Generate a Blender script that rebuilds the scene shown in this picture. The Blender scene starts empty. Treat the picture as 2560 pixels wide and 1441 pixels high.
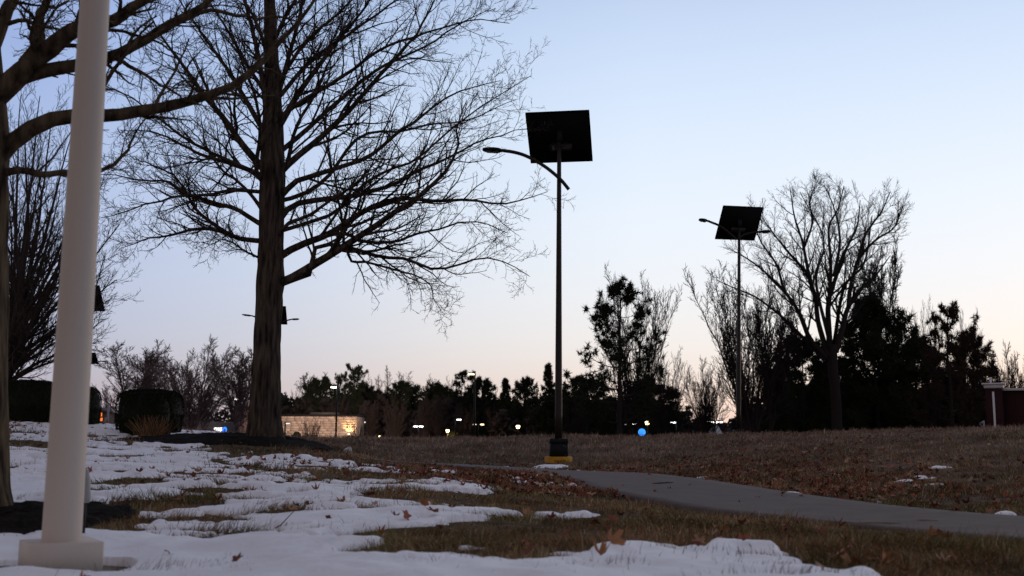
import bpy, math, random
import numpy as np
from mathutils import Matrix, Vector

R = math.radians
random.seed(7)
rng = np.random.default_rng(7)
sc = bpy.context.scene
COL = sc.collection

# ------------------------------------------------------------------ camera
F = 2600.0
PITCH, ROLL = 7.83, 0.25
MC = Matrix.Rotation(R(90 + PITCH), 4, 'X') @ Matrix.Rotation(R(ROLL), 4, 'Z')
cam = bpy.data.cameras.new("camera")
camo = bpy.data.objects.new("camera", cam)
COL.objects.link(camo)
cam.sensor_width = 36.0
cam.lens = F / 2560 * 36
cam.clip_start = 0.05
cam.clip_end = 8000
cam.dof.use_dof = True
cam.dof.focus_distance = 20.0
cam.dof.aperture_fstop = 2.8
camo.matrix_world = MC
sc.camera = camo

# ------------------------------------------------------------------ sky, sun, exposure
SUN_AZ, SUN_EL = 38.0, 2.5
world = bpy.data.worlds.new("World")
sc.world = world
world.use_nodes = True
nt = world.node_tree
N, L = nt.nodes, nt.links
bg = N['Background']
tc = N.new('ShaderNodeTexCoord')
sep = N.new('ShaderNodeSeparateXYZ')
L.new(tc.outputs['Generated'], sep.inputs[0])


def math_node(tree, op, a, b=None, clamp=False):
    n = tree.nodes.new('ShaderNodeMath')
    n.operation = op
    n.use_clamp = clamp
    for i, x in enumerate((a, b)):
        if x is None:
            continue
        if isinstance(x, (int, float)):
            n.inputs[i].default_value = x
        else:
            tree.links.new(x, n.inputs[i])
    return n.outputs[0]


def ramp(tree, fac, stops, interp='LINEAR'):
    n = tree.nodes.new('ShaderNodeValToRGB')
    n.color_ramp.interpolation = interp
    el = n.color_ramp.elements
    while len(el) > 1:
        el.remove(el[-1])
    el[0].position = stops[0][0]
    el[0].color = (*stops[0][1], 1)
    for p, c in stops[1:]:
        e = el.new(p)
        e.color = (*c, 1)
    tree.links.new(fac, n.inputs[0])
    return n.outputs[0]


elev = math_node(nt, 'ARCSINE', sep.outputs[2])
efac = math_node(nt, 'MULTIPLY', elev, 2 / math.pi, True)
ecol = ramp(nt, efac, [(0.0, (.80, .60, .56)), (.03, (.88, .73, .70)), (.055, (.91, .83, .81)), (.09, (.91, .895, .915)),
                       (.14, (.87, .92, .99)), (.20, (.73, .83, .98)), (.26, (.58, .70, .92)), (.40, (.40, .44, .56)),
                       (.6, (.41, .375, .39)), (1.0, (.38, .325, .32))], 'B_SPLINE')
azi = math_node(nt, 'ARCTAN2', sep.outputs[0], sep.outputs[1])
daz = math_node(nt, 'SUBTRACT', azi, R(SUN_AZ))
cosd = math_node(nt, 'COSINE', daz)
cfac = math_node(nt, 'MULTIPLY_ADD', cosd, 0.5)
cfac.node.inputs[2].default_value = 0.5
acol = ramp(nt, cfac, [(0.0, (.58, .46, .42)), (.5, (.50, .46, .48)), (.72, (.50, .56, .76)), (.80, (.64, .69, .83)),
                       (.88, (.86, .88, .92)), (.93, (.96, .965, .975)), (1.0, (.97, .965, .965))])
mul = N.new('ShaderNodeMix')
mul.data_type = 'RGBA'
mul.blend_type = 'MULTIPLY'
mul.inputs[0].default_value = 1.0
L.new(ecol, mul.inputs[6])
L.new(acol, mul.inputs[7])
sky = N.new('ShaderNodeTexSky')
sky.sky_type = 'NISHITA'
sky.sun_disc = False
sky.sun_elevation = R(SUN_EL)
sky.sun_rotation = R(SUN_AZ)
sky.dust_density = 0.3
sky.ozone_density = 3.0
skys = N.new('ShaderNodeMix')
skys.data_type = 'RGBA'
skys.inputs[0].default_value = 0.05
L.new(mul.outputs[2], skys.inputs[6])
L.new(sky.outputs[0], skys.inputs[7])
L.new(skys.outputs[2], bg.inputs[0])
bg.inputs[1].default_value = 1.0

sl = bpy.data.lights.new("sun", 'SUN')
sl.energy = 0.35
sl.angle = R(14)
sl.color = (1.0, .72, .5)
so = bpy.data.objects.new("sun", sl)
COL.objects.link(so)
sd = Vector((math.sin(R(SUN_AZ)) * math.cos(R(SUN_EL)), math.cos(R(SUN_AZ)) * math.cos(R(SUN_EL)), math.sin(R(SUN_EL))))
so.rotation_euler = sd.to_track_quat('Z', 'Y').to_euler()
so.location = (0, 0, 60)

sc.view_settings.view_transform = 'Standard'
sc.view_settings.look = 'None'
sc.view_settings.exposure = 0.0
sc.view_settings.gamma = 1.0
sc.cycles.use_denoising = True
sc.cycles.max_bounces = 4
sc.cycles.diffuse_bounces = 2
sc.cycles.sample_clamp_indirect = 4.0


# ------------------------------------------------------------------ helpers
def at(u, v, Y):
    d = MC @ Vector(((u - 1280) / F, (720.5 - v) / F, -1.0))
    return d * (Y / d.y)


def link(name, me, mat=None, parent=None):
    o = bpy.data.objects.new(name, me)
    COL.objects.link(o)
    if mat is not None and me is not None and len(me.materials) == 0:
        me.materials.append(mat)
    if parent is not None:
        o.parent = parent
    return o


def tag(o, label=None, cat=None, group=None, kind=None):
    if label: o['label'] = label
    if cat: o['category'] = cat
    if group: o['group'] = group
    if kind: o['kind'] = kind
    return o


def empty(name, loc=(0, 0, 0), rz=0.0, **k):
    o = bpy.data.objects.new(name, None)
    COL.objects.link(o)
    o.location = loc
    o.rotation_euler = (0, 0, rz)
    o.empty_display_size = .2
    return tag(o, **k)


def mesh_np(name, V, faces, smooth=False, col=None):
    """faces: list of int arrays (n,3) and/or (n,4)"""
    V = np.asarray(V, np.float32)
    me = bpy.data.meshes.new(name)
    me.vertices.add(len(V))
    me.vertices.foreach_set('co', V.ravel())
    fs = [np.asarray(f, np.int32) for f in faces if len(f)]
    nl = sum(f.size for f in fs)
    nf = sum(len(f) for f in fs)
    me.loops.add(nl)
    me.polygons.add(nf)
    me.loops.foreach_set('vertex_index', np.concatenate([f.ravel() for f in fs]))
    tot = np.concatenate([np.full(len(f), f.shape[1], np.int32) for f in fs])
    st = np.concatenate([[0], np.cumsum(tot)[:-1]]).astype(np.int32)
    me.polygons.foreach_set('loop_start', st)
    try:
        me.polygons.foreach_set('loop_total', tot)
    except Exception:
        pass
    if smooth:
        me.polygons.foreach_set('use_smooth', np.ones(nf, bool))
    if col is not None:
        a = me.attributes.new('tint', 'FLOAT_COLOR', 'POINT')
        c = np.ones((len(V), 4), np.float32)
        c[:, :3] = col
        a.data.foreach_set('color', c.ravel())
    me.update(calc_edges=True)
    return me


class MB:
    """collects simple shapes into one mesh"""
    def __init__(s):
        s.v, s.q, s.t, s.n = [], [], [], 0

    def add(s, V, q=(), t=()):
        V = np.asarray(V, float)
        if len(q): s.q.append(np.asarray(q) + s.n)
        if len(t): s.t.append(np.asarray(t) + s.n)
        s.v.append(V)
        s.n += len(V)
        return s

    def box(s, c, d, M=None, bev=0.0):
        x, y, z = [k / 2 for k in d]
        V = []
        if bev > 0:
            b = min(bev, x * .9, y * .9)
            ring = [(-x + b, -y), (x - b, -y), (x, -y + b), (x, y - b), (x - b, y), (-x + b, y), (-x, y - b), (-x, -y + b)]
            inn = [(p[0] * (1 - b / x * .5), p[1] * (1 - b / y * .5)) for p in ring]
            lv = [(inn, -z), (ring, -z + b * .5), (ring, z - b * .5), (inn, z)]
            for r_, zz in lv:
                V += [(p[0], p[1], zz) for p in r_]
            q = []
            for k in range(3):
                for i in range(8):
                    j = (i + 1) % 8
                    q.append((k * 8 + i, k * 8 + j, k * 8 + 8 + j, k * 8 + 8 + i))
            t = []
            for i in range(1, 7):
                t.append((0, i + 1, i))
                t.append((24, 24 + i, 25 + i))
            V = np.array(V)
        else:
            V = np.array([(a, b_, c_) for c_ in (-z, z) for a, b_ in ((-x, -y), (x, -y), (x, y), (-x, y))])
            q = [(0, 3, 2, 1), (4, 5, 6, 7), (0, 1, 5, 4), (1, 2, 6, 5), (2, 3, 7, 6), (3, 0, 4, 7)]
            t = ()
        if M is not None:
            V = V @ np.array(M.to_3x3()).T
        return s.add(V + np.array(c), q, t)

    def tube(s, pts, rad, k=10, cap=True):
        P = np.array(pts, float)[None]
        Rr = np.array(rad if np.ndim(rad) else [rad] * len(pts), float)[None]
        V, q = tube_np(P, Rr, k)
        t = []
        if cap:
            n = P.shape[1]
            for i in range(1, k - 1):
                t.append((0, i + 1, i))
                b = (n - 1) * k
                t.append((b, b + i, b + i + 1))
        return s.add(V, q, t)

    def lathe(s, prof, k=24, c=(0, 0, 0)):
        a = np.linspace(0, 2 * math.pi, k, endpoint=False)
        V = np.array([(r * math.cos(x) + c[0], r * math.sin(x) + c[1], z + c[2]) for r, z in prof for x in a])
        q = [(i * k + j, i * k + (j + 1) % k, (i + 1) * k + (j + 1) % k, (i + 1) * k + j) for i in range(len(prof) - 1) for j in range(k)]
        return s.add(V, q)

    def build(s, name, mat=None, parent=None, smooth=False):
        fs = []
        if s.q: fs.append(np.concatenate(s.q))
        if s.t: fs.append(np.concatenate(s.t))
        return link(name, mesh_np(name, np.concatenate(s.v), fs, smooth), mat, parent)


def nrm(a):
    return a / np.maximum(np.linalg.norm(a, axis=-1, keepdims=True), 1e-9)


def tube_np(P, Rr, k):
    Nn, n, _ = P.shape
    T = np.empty_like(P)
    T[:, 1:-1] = P[:, 2:] - P[:, :-2]
    T[:, 0] = P[:, 1] - P[:, 0]
    T[:, -1] = P[:, -1] - P[:, -2]
    T = nrm(T)
    main = nrm(P[:, -1] - P[:, 0])
    ref = np.where(np.abs(main[:, 2:3]) > .8, np.array([[1., .1, .05]]), np.array([[.05, .1, 1.]]))[:, None, :]
    U = nrm(ref - (ref * T).sum(-1, keepdims=True) * T)
    W = np.cross(T, U)
    a = np.linspace(0, 2 * math.pi, k, endpoint=False)
    V = P[:, :, None, :] + Rr[:, :, None, None] * (U[:, :, None, :] * np.cos(a)[None, None, :, None] + W[:, :, None, :] * np.sin(a)[None, None, :, None])
    V = V.reshape(-1, 3)
    base = (np.arange(Nn) * n * k)[:, None, None]
    i = np.arange(n - 1)[None, :, None] * k
    j = np.arange(k)[None, None, :]
    j2 = (j + 1) % k
    q = np.stack([base + i + j, base + i + j2, base + i + k + j2, base + i + k + j], -1).reshape(-1, 4)
    return V, q


def noise2(x, y, seed=0):
    """smooth value noise, -1..1"""
    xi = np.floor(x).astype(np.int64)
    yi = np.floor(y).astype(np.int64)
    xf, yf = x - xi, y - yi
    xf = xf * xf * xf * (xf * (xf * 6 - 15) + 10)
    yf = yf * yf * yf * (yf * (yf * 6 - 15) + 10)

    def h(a, b):
        n = (a * 374761393 + b * 668265263 + seed * 1442695041) & 0x7fffffff
        n = ((n ^ (n >> 13)) * 1274126177) & 0x7fffffff
        return ((n ^ (n >> 16)) & 0xffff) / 32767.5 - 1
    return (h(xi, yi) * (1 - xf) + h(xi + 1, yi) * xf) * (1 - yf) + (h(xi, yi + 1) * (1 - xf) + h(xi + 1, yi + 1) * xf) * yf


def fbm(x, y, oct=4, seed=0, gain=.5):
    s, a = 0, 1.0
    for o in range(oct):
        s = s + a * noise2(x * 2 ** o + 17.3 * o, y * 2 ** o - 9.1 * o, seed + o)
        a *= gain
    return s


# ------------------------------------------------------------------ materials
def mat(name, col, rough=.8, metal=0.0, noise=None, bump=None, emit=None, spec=.3):
    m = bpy.data.materials.new(name)
    m.use_nodes = True
    t = m.node_tree
    b = t.nodes['Principled BSDF']
    b.inputs['Base Color'].default_value = (*col, 1)
    b.inputs['Roughness'].default_value = rough
    b.inputs['Metallic'].default_value = metal
    b.inputs['Specular IOR Level'].default_value = spec
    if emit:
        b.inputs['Emission Color'].default_value = (*emit[0], 1)
        b.inputs['Emission Strength'].default_value = emit[1]
    if noise or bump:
        tcn = t.nodes.new('ShaderNodeTexCoord')
    if noise:   # (scale, colour2, stretch)
        nz = t.nodes.new('ShaderNodeTexNoise')
        nz.inputs['Scale'].default_value = noise[0]
        nz.inputs['Detail'].default_value = 6
        mp = t.nodes.new('ShaderNodeMapping')
        mp.inputs['Scale'].default_value = noise[2] if len(noise) > 2 else (1, 1, 1)
        t.links.new(tcn.outputs['Object'], mp.inputs[0])
        t.links.new(mp.outputs[0], nz.inputs['Vector'])
        c = ramp(t, nz.outputs[0], [(.32, col), (.68, noise[1])])
        t.links.new(c, b.inputs['Base Color'])
    if bump:    # (scale, strength, stretch)
        nb = t.nodes.new('ShaderNodeTexNoise')
        nb.inputs['Scale'].default_value = bump[0]
        nb.inputs['Detail'].default_value = 5
        mp2 = t.nodes.new('ShaderNodeMapping')
        mp2.inputs['Scale'].default_value = bump[2] if len(bump) > 2 else (1, 1, 1)
        t.links.new(tcn.outputs['Object'], mp2.inputs[0])
        t.links.new(mp2.outputs[0], nb.inputs['Vector'])
        bp = t.nodes.new('ShaderNodeBump')
        bp.inputs['Strength'].default_value = bump[1]
        bp.inputs['Distance'].default_value = bump[3] if len(bump) > 3 else .02
        t.links.new(nb.outputs[0], bp.inputs['Height'])
        t.links.new(bp.outputs[0], b.inputs['Normal'])
    return m


def mat_tint(name, rough=.8, mulc=(1, 1, 1), trans=0.0):
    m = mat(name, (1, 1, 1), rough, spec=.15)
    t = m.node_tree
    a = t.nodes.new('ShaderNodeAttribute')
    a.attribute_name = 'tint'
    t.links.new(a.outputs['Color'], t.nodes['Principled BSDF'].inputs['Base Color'])
    return m


def mat_random(name, c1, c2, rough=.85, noise_scale=3.0, bump=.2):
    """colour varies from object to object"""
    m = mat(name, c1, rough, bump=(noise_scale * 4, bump))
    t = m.node_tree
    oi = t.nodes.new('ShaderNodeObjectInfo')
    nz = t.nodes.new('ShaderNodeTexNoise')
    nz.inputs['Scale'].default_value = noise_scale
    f = math_node(t, 'MULTIPLY_ADD', nz.outputs[0], .5)
    f.node.inputs[2].default_value = -.25
    f2 = math_node(t, 'ADD', f, oi.outputs['Random'], True)
    t.links.new(ramp(t, f2, [(0, c1), (1, c2)]), t.nodes['Principled BSDF'].inputs['Base Color'])
    return m


M = {}
M['bark'] = mat('bark', (.012, .009, .008), .95, noise=(12, (.11, .084, .062), (1, 1, .15)), bump=(18, 1.0, (1, 1, .16), .12), spec=.1)
M['bark_warm'] = mat('bark_warm', (.018, .013, .009), .95, noise=(14, (.12, .088, .055), (1, 1, .2)), bump=(16, 1.0, (1, 1, .2), .04), spec=.1)
M['mid_bark'] = mat('mid_bark', (.055, .042, .038), .95, spec=.05)
M['twig'] = mat('twig', (.052, .040, .034), .9, spec=.1)
M['far_bark'] = mat('far_bark', (.028, .022, .021), .95, spec=.05)
M['skylit_bark'] = mat('skylit_bark', (.145, .10, .10), .95, spec=.05)  # left grove: purple-brown of sky light on bare branches put into the bark colour
M['needle'] = mat('needle', (.016, .022, .012), .8, noise=(1.5, (.030, .036, .020)), spec=.1)
M['needle_rust'] = mat('needle_rust', (.022, .020, .013), .8, noise=(1.2, (.05, .026, .018)), spec=.1)
M['woods'] = mat('woods', (.028, .024, .023), .9, noise=(.16, (.058, .046, .046)), spec=.05)
M['hedge'] = mat('hedge', (.006, .008, .004), .85, noise=(9, (.014, .016, .008)), spec=.1)
M['mulch'] = mat('mulch', (.005, .004, .003), .95, noise=(25, (.016, .011, .008)), bump=(40, 1, (1, 1, 1), .04), spec=.05)
M['snow'] = mat('snow', (.80, .80, .82), .55, noise=(2.5, (.70, .69, .71)), bump=(22, .35, (1, 1, 1), .02), spec=.3)
M['concrete'] = mat('concrete', (.075, .058, .052), .9, noise=(3.5, (.105, .083, .075)), bump=(60, .35, (1, 1, 1), .006))
M['black_metal'] = mat('black_metal', (.008, .008, .009), .6, spec=.15)
M['bronze'] = mat('bronze', (.016, .012, .011), .42, metal=.0, spec=.22, noise=(6, (.024, .018, .015)))
M['panel_back'] = mat('panel_back', (.004, .004, .005), .7, spec=.1)
M['panel_cell'] = mat('panel_cell', (.006, .008, .018), .2, spec=.5)
M['plate'] = mat('plate', (.035, .035, .037), .6)
M['plate_text'] = mat('plate_text', (.17, .17, .18), .6)
M['lens_off'] = mat('lens_off', (.15, .15, .14), .35, spec=.4)
M['yellow'] = mat('yellow', (.50, .25, .012), .75, noise=(7, (.38, .18, .012)), bump=(30, .3))
M['marker'] = mat('marker', (.02, .018, .012), .8)
M['white_paint'] = mat('white_paint', (.52, .45, .375), .55, noise=(1.2, (.45, .385, .33), (1, 1, .3)), bump=(50, .06))
M['stone_cap'] = mat('stone_cap', (.11, .092, .055), .85, noise=(14, (.17, .14, .09)), bump=(40, .4))
M['grey_plastic'] = mat('grey_plastic', (.24, .23, .22), .5)
M['white_trim'] = mat('white_trim', (.62, .60, .62), .6)
M['red_brick'] = mat('red_brick', (.030, .006, .008), .9, noise=(18, (.020, .004, .006)), bump=(30, .3))
M['stone_block'] = mat_random('stone_block', (.34, .25, .19), (.50, .39, .31), noise_scale=1.5)
M['mortar'] = mat('mortar', (.26, .20, .16), .95)
M['dark_wall'] = mat('dark_wall', (.075, .068, .068), .9, noise=(1, (.09, .08, .08)))
M['coping'] = mat('coping', (.010, .009, .009), .8)
M['roof_metal'] = mat('roof_metal', (.07, .062, .055), .6)
M['sign_white'] = mat('sign_white', (1, 1, 1), .5, emit=((.95, .97, 1.0), 1.3))
M['sign_blue'] = mat('sign_blue', (.05, .2, 1), .5, emit=((.03, .22, 1.0), 1.5))
M['sign_glow'] = mat('sign_glow', (.05, .3, 1), .5, emit=((.05, .36, 1.0), 1.1))
M['sign_mark'] = mat('sign_mark', (.01, .08, .6), .5, emit=((.02, .16, .85), .9))
M['lamp_white'] = mat('lamp_white', (1, 1, 1), .5, emit=((1.0, .97, .90), 9))
M['lamp_warm'] = mat('lamp_warm', (1, .9, .6), .5, emit=((1.0, .74, .32), 7))
M['lamp_cool'] = mat('lamp_cool', (1, 1, 1), .5, emit=((.92, .97, 1.0), 8))
M['lamp_soft'] = mat('lamp_soft', (1, 1, 1), .5, emit=((.8, .78, .72), 1.2))
M['window_lit'] = mat('window_lit', (1, .4, .1), .5, emit=((1.0, .20, .03), 1.3))
M['house'] = mat('house', (.09, .05, .04), .9)
M['roof'] = mat('roof', (.06, .045, .045), .9)
M['pale_post'] = mat('pale_post', (.26, .26, .29), .8)
M['cup'] = mat('cup', (.75, .76, .78), .3, spec=.5)
M['leaf'] = mat_random('leaf', (.20, .065, .022), (.36, .17, .075), noise_scale=30, bump=.1)
M['dry_stem'] = mat_tint('dry_stem')
M['grass'] = mat_tint('grass', .9)
M['litter'] = mat_tint('litter', .85)
M['stick'] = mat('stick', (.03, .022, .018), .9)
M['dirty_snow'] = mat('dirty_snow', (.26, .25, .26), .9, noise=(.7, (.55, .55, .58)), bump=(2, .8, (1, 1, 1), .2))
M['asphalt'] = mat('asphalt', (.05, .05, .05), .9, noise=(1, (.06, .06, .06)))
M['buds'] = mat('buds', (.10, .03, .025), .8)

# ground material: dead turf with browner and paler drifts
m = mat('turf', (.06, .045, .026), .95, spec=.05)
t = m.node_tree
tcn = t.nodes.new('ShaderNodeTexCoord')
n1 = t.nodes.new('ShaderNodeTexNoise'); n1.inputs['Scale'].default_value = .35; n1.inputs['Detail'].default_value = 8
n2 = t.nodes.new('ShaderNodeTexNoise'); n2.inputs['Scale'].default_value = 9; n2.inputs['Detail'].default_value = 6
for n_ in (n1, n2): t.links.new(tcn.outputs['Object'], n_.inputs['Vector'])
c1 = ramp(t, n1.outputs[0], [(.35, (.085, .060, .034)), (.65, (.13, .092, .066))])
c2 = ramp(t, n2.outputs[0], [(.35, (.45, .45, .45)), (.7, (1.25, 1.2, 1.1))])
mx = t.nodes.new('ShaderNodeMix'); mx.data_type = 'RGBA'; mx.blend_type = 'MULTIPLY'; mx.inputs[0].default_value = 1
t.links.new(c1, mx.inputs[6]); t.links.new(c2, mx.inputs[7])
t.links.new(mx.outputs[2], t.nodes['Principled BSDF'].inputs['Base Color'])
bp = t.nodes.new('ShaderNodeBump'); bp.inputs['Strength'].default_value = 1; bp.inputs['Distance'].default_value = .05
t.links.new(n2.outputs[0], bp.inputs['Height']); t.links.new(bp.outputs[0], t.nodes['Principled BSDF'].inputs['Normal'])
M['turf'] = m

# ------------------------------------------------------------------ terrain height
CTRL = [  # pixel u, v and distance Y of points on the ground
    (1280, 1441, 4.5), (2560, 1441, 4.6), (0, 1441, 4.9), (160, 1452, 5.05), (60, 1450, 4.8), (300, 1448, 4.9), (640, 1441, 4.7), (1900, 1441, 4.5),
    (2400, 1345, 7.4), (2400, 1288, 9.6), (1760, 1280, 10.1), (1760, 1203, 16.5), (1500, 1235, 13.0), (1430, 1183, 20.5),
    (1200, 1170, 24), (1000, 1157, 27.5), (1397, 1166, 27.0), (780, 1099, 34), (1000, 1096, 37), (1400, 1090, 40), (1850, 1086, 42),
    (2200, 1083, 40), (2560, 1081, 38), (2200, 1165, 19.5), (2560, 1180, 16), (2000, 1125, 27), (1650, 1120, 32), (1150, 1115, 33),
    (20, 1290, 8), (300, 1300, 7.8), (420, 1200, 11.8), (800, 1260, 8.9), (1100, 1232, 11), (900, 1165, 18.5), (600, 1128, 20.5),
    (660, 1098, 23), (360, 1097, 24.2), (60, 1058, 27), (250, 1061, 28), (445, 1092, 26), (790, 1122, 22.5), (0, 1150, 15), (300, 1150, 16.5),
    (250, 1064, 33), (-300, 1050, 27), (-300, 1150, 14), (1250, 1330, 6.6), (700, 1340, 6.5), (2900, 1300, 8.5), (2900, 1180, 15), (2900, 1081, 38),
    (880, 1132, 26)]


def gc(x, y):
    r = np.maximum(np.hypot(x, y), .3)
    return np.stack([np.arctan2(x, y) * 2.2, np.log(r)], -1)


cp, cz = [], []
for u, v, Y in CTRL:
    p = at(u, v, Y)
    cp.append((p.x, p.y)); cz.append(p.z)
for a in range(-180, 180, 40):
    for r_, z_ in ((.5, -.62), (2.2, -.63)):
        if r_ > 1 and abs(a) < 50: z_ = -.64
        cp.append((r_ * math.sin(R(a)), r_ * math.cos(R(a)))); cz.append(z_)
for a in (-170, -130, -95, -60, 60, 95, 130, 170):
    for r_, z_ in ((8, -.72), (30, -.7)):
        cp.append((r_ * math.sin(R(a)), r_ * math.cos(R(a)))); cz.append(z_)
for a in range(-180, 181, 20):
    for r_, z_ in ((64, -1.5), (85, -2.6), (120, -3.2), (250, -3.5), (900, -3.5), (4000, -3.5)):
        cp.append((r_ * math.sin(R(a)), r_ * math.cos(R(a)))); cz.append(z_)
CP = gc(*np.array(cp).T)
CZ = np.array(cz)


def kern(d2):
    return d2 * np.log(d2 + 1e-9) * .5


d2 = ((CP[:, None] - CP[None]) ** 2).sum(-1)
A = kern(d2) + np.eye(len(CP)) * .02
Pm = np.concatenate([np.ones((len(CP), 1)), CP], 1)
S = np.block([[A, Pm], [Pm.T, np.zeros((3, 3))]])
W = np.linalg.solve(S, np.concatenate([CZ, np.zeros(3)]))


def H(x, y, rough=True):
    x = np.asarray(x, float); y = np.asarray(y, float)
    sh = x.shape
    q = gc(x.ravel(), y.ravel())
    out = np.empty(len(q))
    for i in range(0, len(q), 20000):
        b = q[i:i + 20000]
        dd = ((b[:, None] - CP[None]) ** 2).sum(-1)
        out[i:i + 20000] = kern(dd) @ W[:-3] + W[-3] + b @ W[-2:]
    out = out.reshape(sh)
    if rough:
        r = np.hypot(x, y)
        k = np.clip(1.6 - r / 40, 0, 1)
        out = out + k * (.022 * fbm(x * .7, y * .7, 3, 3) + .008 * noise2(x * 5, y * 5, 9))
    return out


def Hz(x, y):
    return float(H(np.array([x]), np.array([y]))[0])


def on_ground(u, v, lo=2.0, hi=60.0):
    d = MC @ Vector(((u - 1280) / F, (720.5 - v) / F, -1.0))
    d = d / d.y
    Ys = np.exp(np.linspace(math.log(lo), math.log(hi), 500))
    g = H(d.x * Ys, Ys, False)
    below = np.nonzero(d.z * Ys < g)[0]
    i = below[0] if len(below) else len(Ys) - 1
    Y = Ys[i]
    if i > 0:
        a, b = d.z * Ys[i - 1] - g[i - 1], d.z * Ys[i] - g[i]
        if a > b: Y = Ys[i - 1] + (Ys[i] - Ys[i - 1]) * min(1, max(0, a / (a - b)))
    return Vector((d.x * Y, Y, Hz(d.x * Y, Y)))


# polar ground sheet
th = np.unique(np.concatenate([np.linspace(-180, -40, 50), np.linspace(-40, 40, 250), np.linspace(40, 180, 50)]))
rr = np.concatenate([[.3], np.exp(np.linspace(math.log(.8), math.log(70), 240)), np.exp(np.linspace(math.log(74), math.log(6000), 40))])
TH, RR = np.meshgrid(np.radians(th), rr)
GX, GY = RR * np.sin(TH), RR * np.cos(TH)
GZ = H(GX, GY)
nr, nt_ = GX.shape
idx = np.arange(nr * nt_).reshape(nr, nt_)
q = np.stack([idx[:-1, :-1], idx[:-1, 1:], idx[1:, 1:], idx[1:, :-1]], -1).reshape(-1, 4)
gnd = link('ground', mesh_np('ground', np.stack([GX, GY, GZ], -1).reshape(-1, 3), [q[:, ::-1]], True), M['turf'])
tag(gnd, 'brown winter lawn rolling up to a low ridge', 'ground', kind='structure')

# ------------------------------------------------------------------ sidewalk
FAR = [(930, 1150), (1000, 1155), (1100, 1160), (1200, 1166), (1300, 1173), (1380, 1179), (1450, 1182), (1540, 1185), (1640, 1189), (1760, 1203),
       (1980, 1238), (2260, 1275), (2400, 1288), (2560, 1301), (2900, 1322), (3300, 1340)]
NEAR = [(930, 1152), (1000, 1159), (1100, 1166), (1200, 1173), (1300, 1181), (1380, 1190), (1440, 1206), (1462, 1219), (1500, 1232), (1562, 1245), (1760, 1281),
        (2025, 1312), (2260, 1335), (2560, 1361), (2900, 1388), (3300, 1410)]


def resample(pts, n):
    P = np.array([(p.x, p.y) for p in pts])
    s = np.concatenate([[0], np.cumsum(np.linalg.norm(np.diff(P, axis=0), axis=1))])
    tt = np.linspace(0, s[-1], n)
    Q = np.stack([np.interp(tt, s, P[:, i]) for i in range(2)], -1)
    for _ in range(6):
        Q[1:-1] = (Q[:-2] + 2 * Q[1:-1] + Q[2:]) / 4
    return Q


ef = resample([on_ground(*p) for p in FAR], 120)
en = resample([on_ground(*p) for p in NEAR], 120)
k = np.linspace(0, 1, 9)[None, :, None]
SW = en[:, None] * (1 - k) + ef[:, None] * k
SZ = H(SW[..., 0], SW[..., 1], False)
SZ = (SZ[:, :1] + SZ[:, -1:]) / 2 * .5 + SZ * .5 + .03
top = np.concatenate([SW, SZ[..., None]], -1)
low = top.copy(); low[..., 2] -= .10
V = np.concatenate([low[:, :1], top, low[:, -1:]], 1)
nn, mm = V.shape[:2]
idx = np.arange(nn * mm).reshape(nn, mm)
q = np.stack([idx[:-1, :-1], idx[1:, :-1], idx[1:, 1:], idx[:-1, 1:]], -1).reshape(-1, 4)
tag(link('sidewalk', mesh_np('sidewalk', V.reshape(-1, 3), [q[:, ::-1]]), M['concrete']), 'grey concrete footpath winding across the brown lawn', 'sidewalk', kind='structure')
SWC = (en + ef) / 2
SWH = np.linalg.norm(ef - en, axis=1) / 2


def poly_in(px, py, poly):
    inside = np.zeros(px.shape, bool)
    n = len(poly)
    for i in range(n):
        x1, y1 = poly[i]; x2, y2 = poly[(i + 1) % n]
        c = ((y1 > py) != (y2 > py)) & (px < (x2 - x1) * (py - y1) / (y2 - y1 + 1e-12) + x1)
        inside ^= c
    return inside


SWPOLY = np.concatenate([en, ef[::-1]])[::2]


def on_walk(x, y):
    return poly_in(x, y, SWPOLY)


# ------------------------------------------------------------------ mulch beds
def bed(name, c, rx, ry, rot, h, label):
    n, m_ = 90, 26
    a = np.linspace(0, 2 * math.pi, n, endpoint=False)
    rho = np.linspace(0, 1, m_)
    AA, RO = np.meshgrid(a, rho)
    wob = 1 + .10 * noise2(np.cos(AA) * 2 + c[0], np.sin(AA) * 2 + c[1], 5) + .05 * noise2(np.cos(AA) * 7, np.sin(AA) * 7, 6)
    x0, y0 = RO * rx * wob * np.cos(AA), RO * ry * wob * np.sin(AA)
    x = c[0] + x0 * math.cos(rot) - y0 * math.sin(rot)
    y = c[1] + x0 * math.sin(rot) + y0 * math.cos(rot)
    z = H(x, y) + h * (1 - RO ** 3) * (1 + .25 * noise2(x * 3, y * 3, 8)) + .02 * noise2(x * 14, y * 14, 4) * (RO < .97) - .02 * (RO > .99)
    idx = np.arange(n * m_).reshape(m_, n)
    nx = np.roll(idx, -1, 1)
    q = np.stack([idx[:-1], nx[:-1], nx[1:], idx[1:]], -1).reshape(-1, 4)
    o = link(name, mesh_np(name, np.stack([x, y, z], -1).reshape(-1, 3), [q[:, ::-1]], True), M['mulch'])
    tag(o, label, 'mulch bed', kind='structure')
    return (c, rx, ry, rot)


c_oak = at(655, 1097, 23.0)
c_bed = at(590, 1105, 23.2)
BEDS = [bed('mulch_bed', (c_bed.x, c_bed.y), 2.5, 2.0, 0.0, .15, 'dark mulch bed around the big oak and the clipped hedges'),
        bed('mulch_ring', (at(45, 1300, 7.6).x, 7.6), .80, 1.2, .1, .06, 'dark mulch ring at the foot of the left oak behind the column')]


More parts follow.
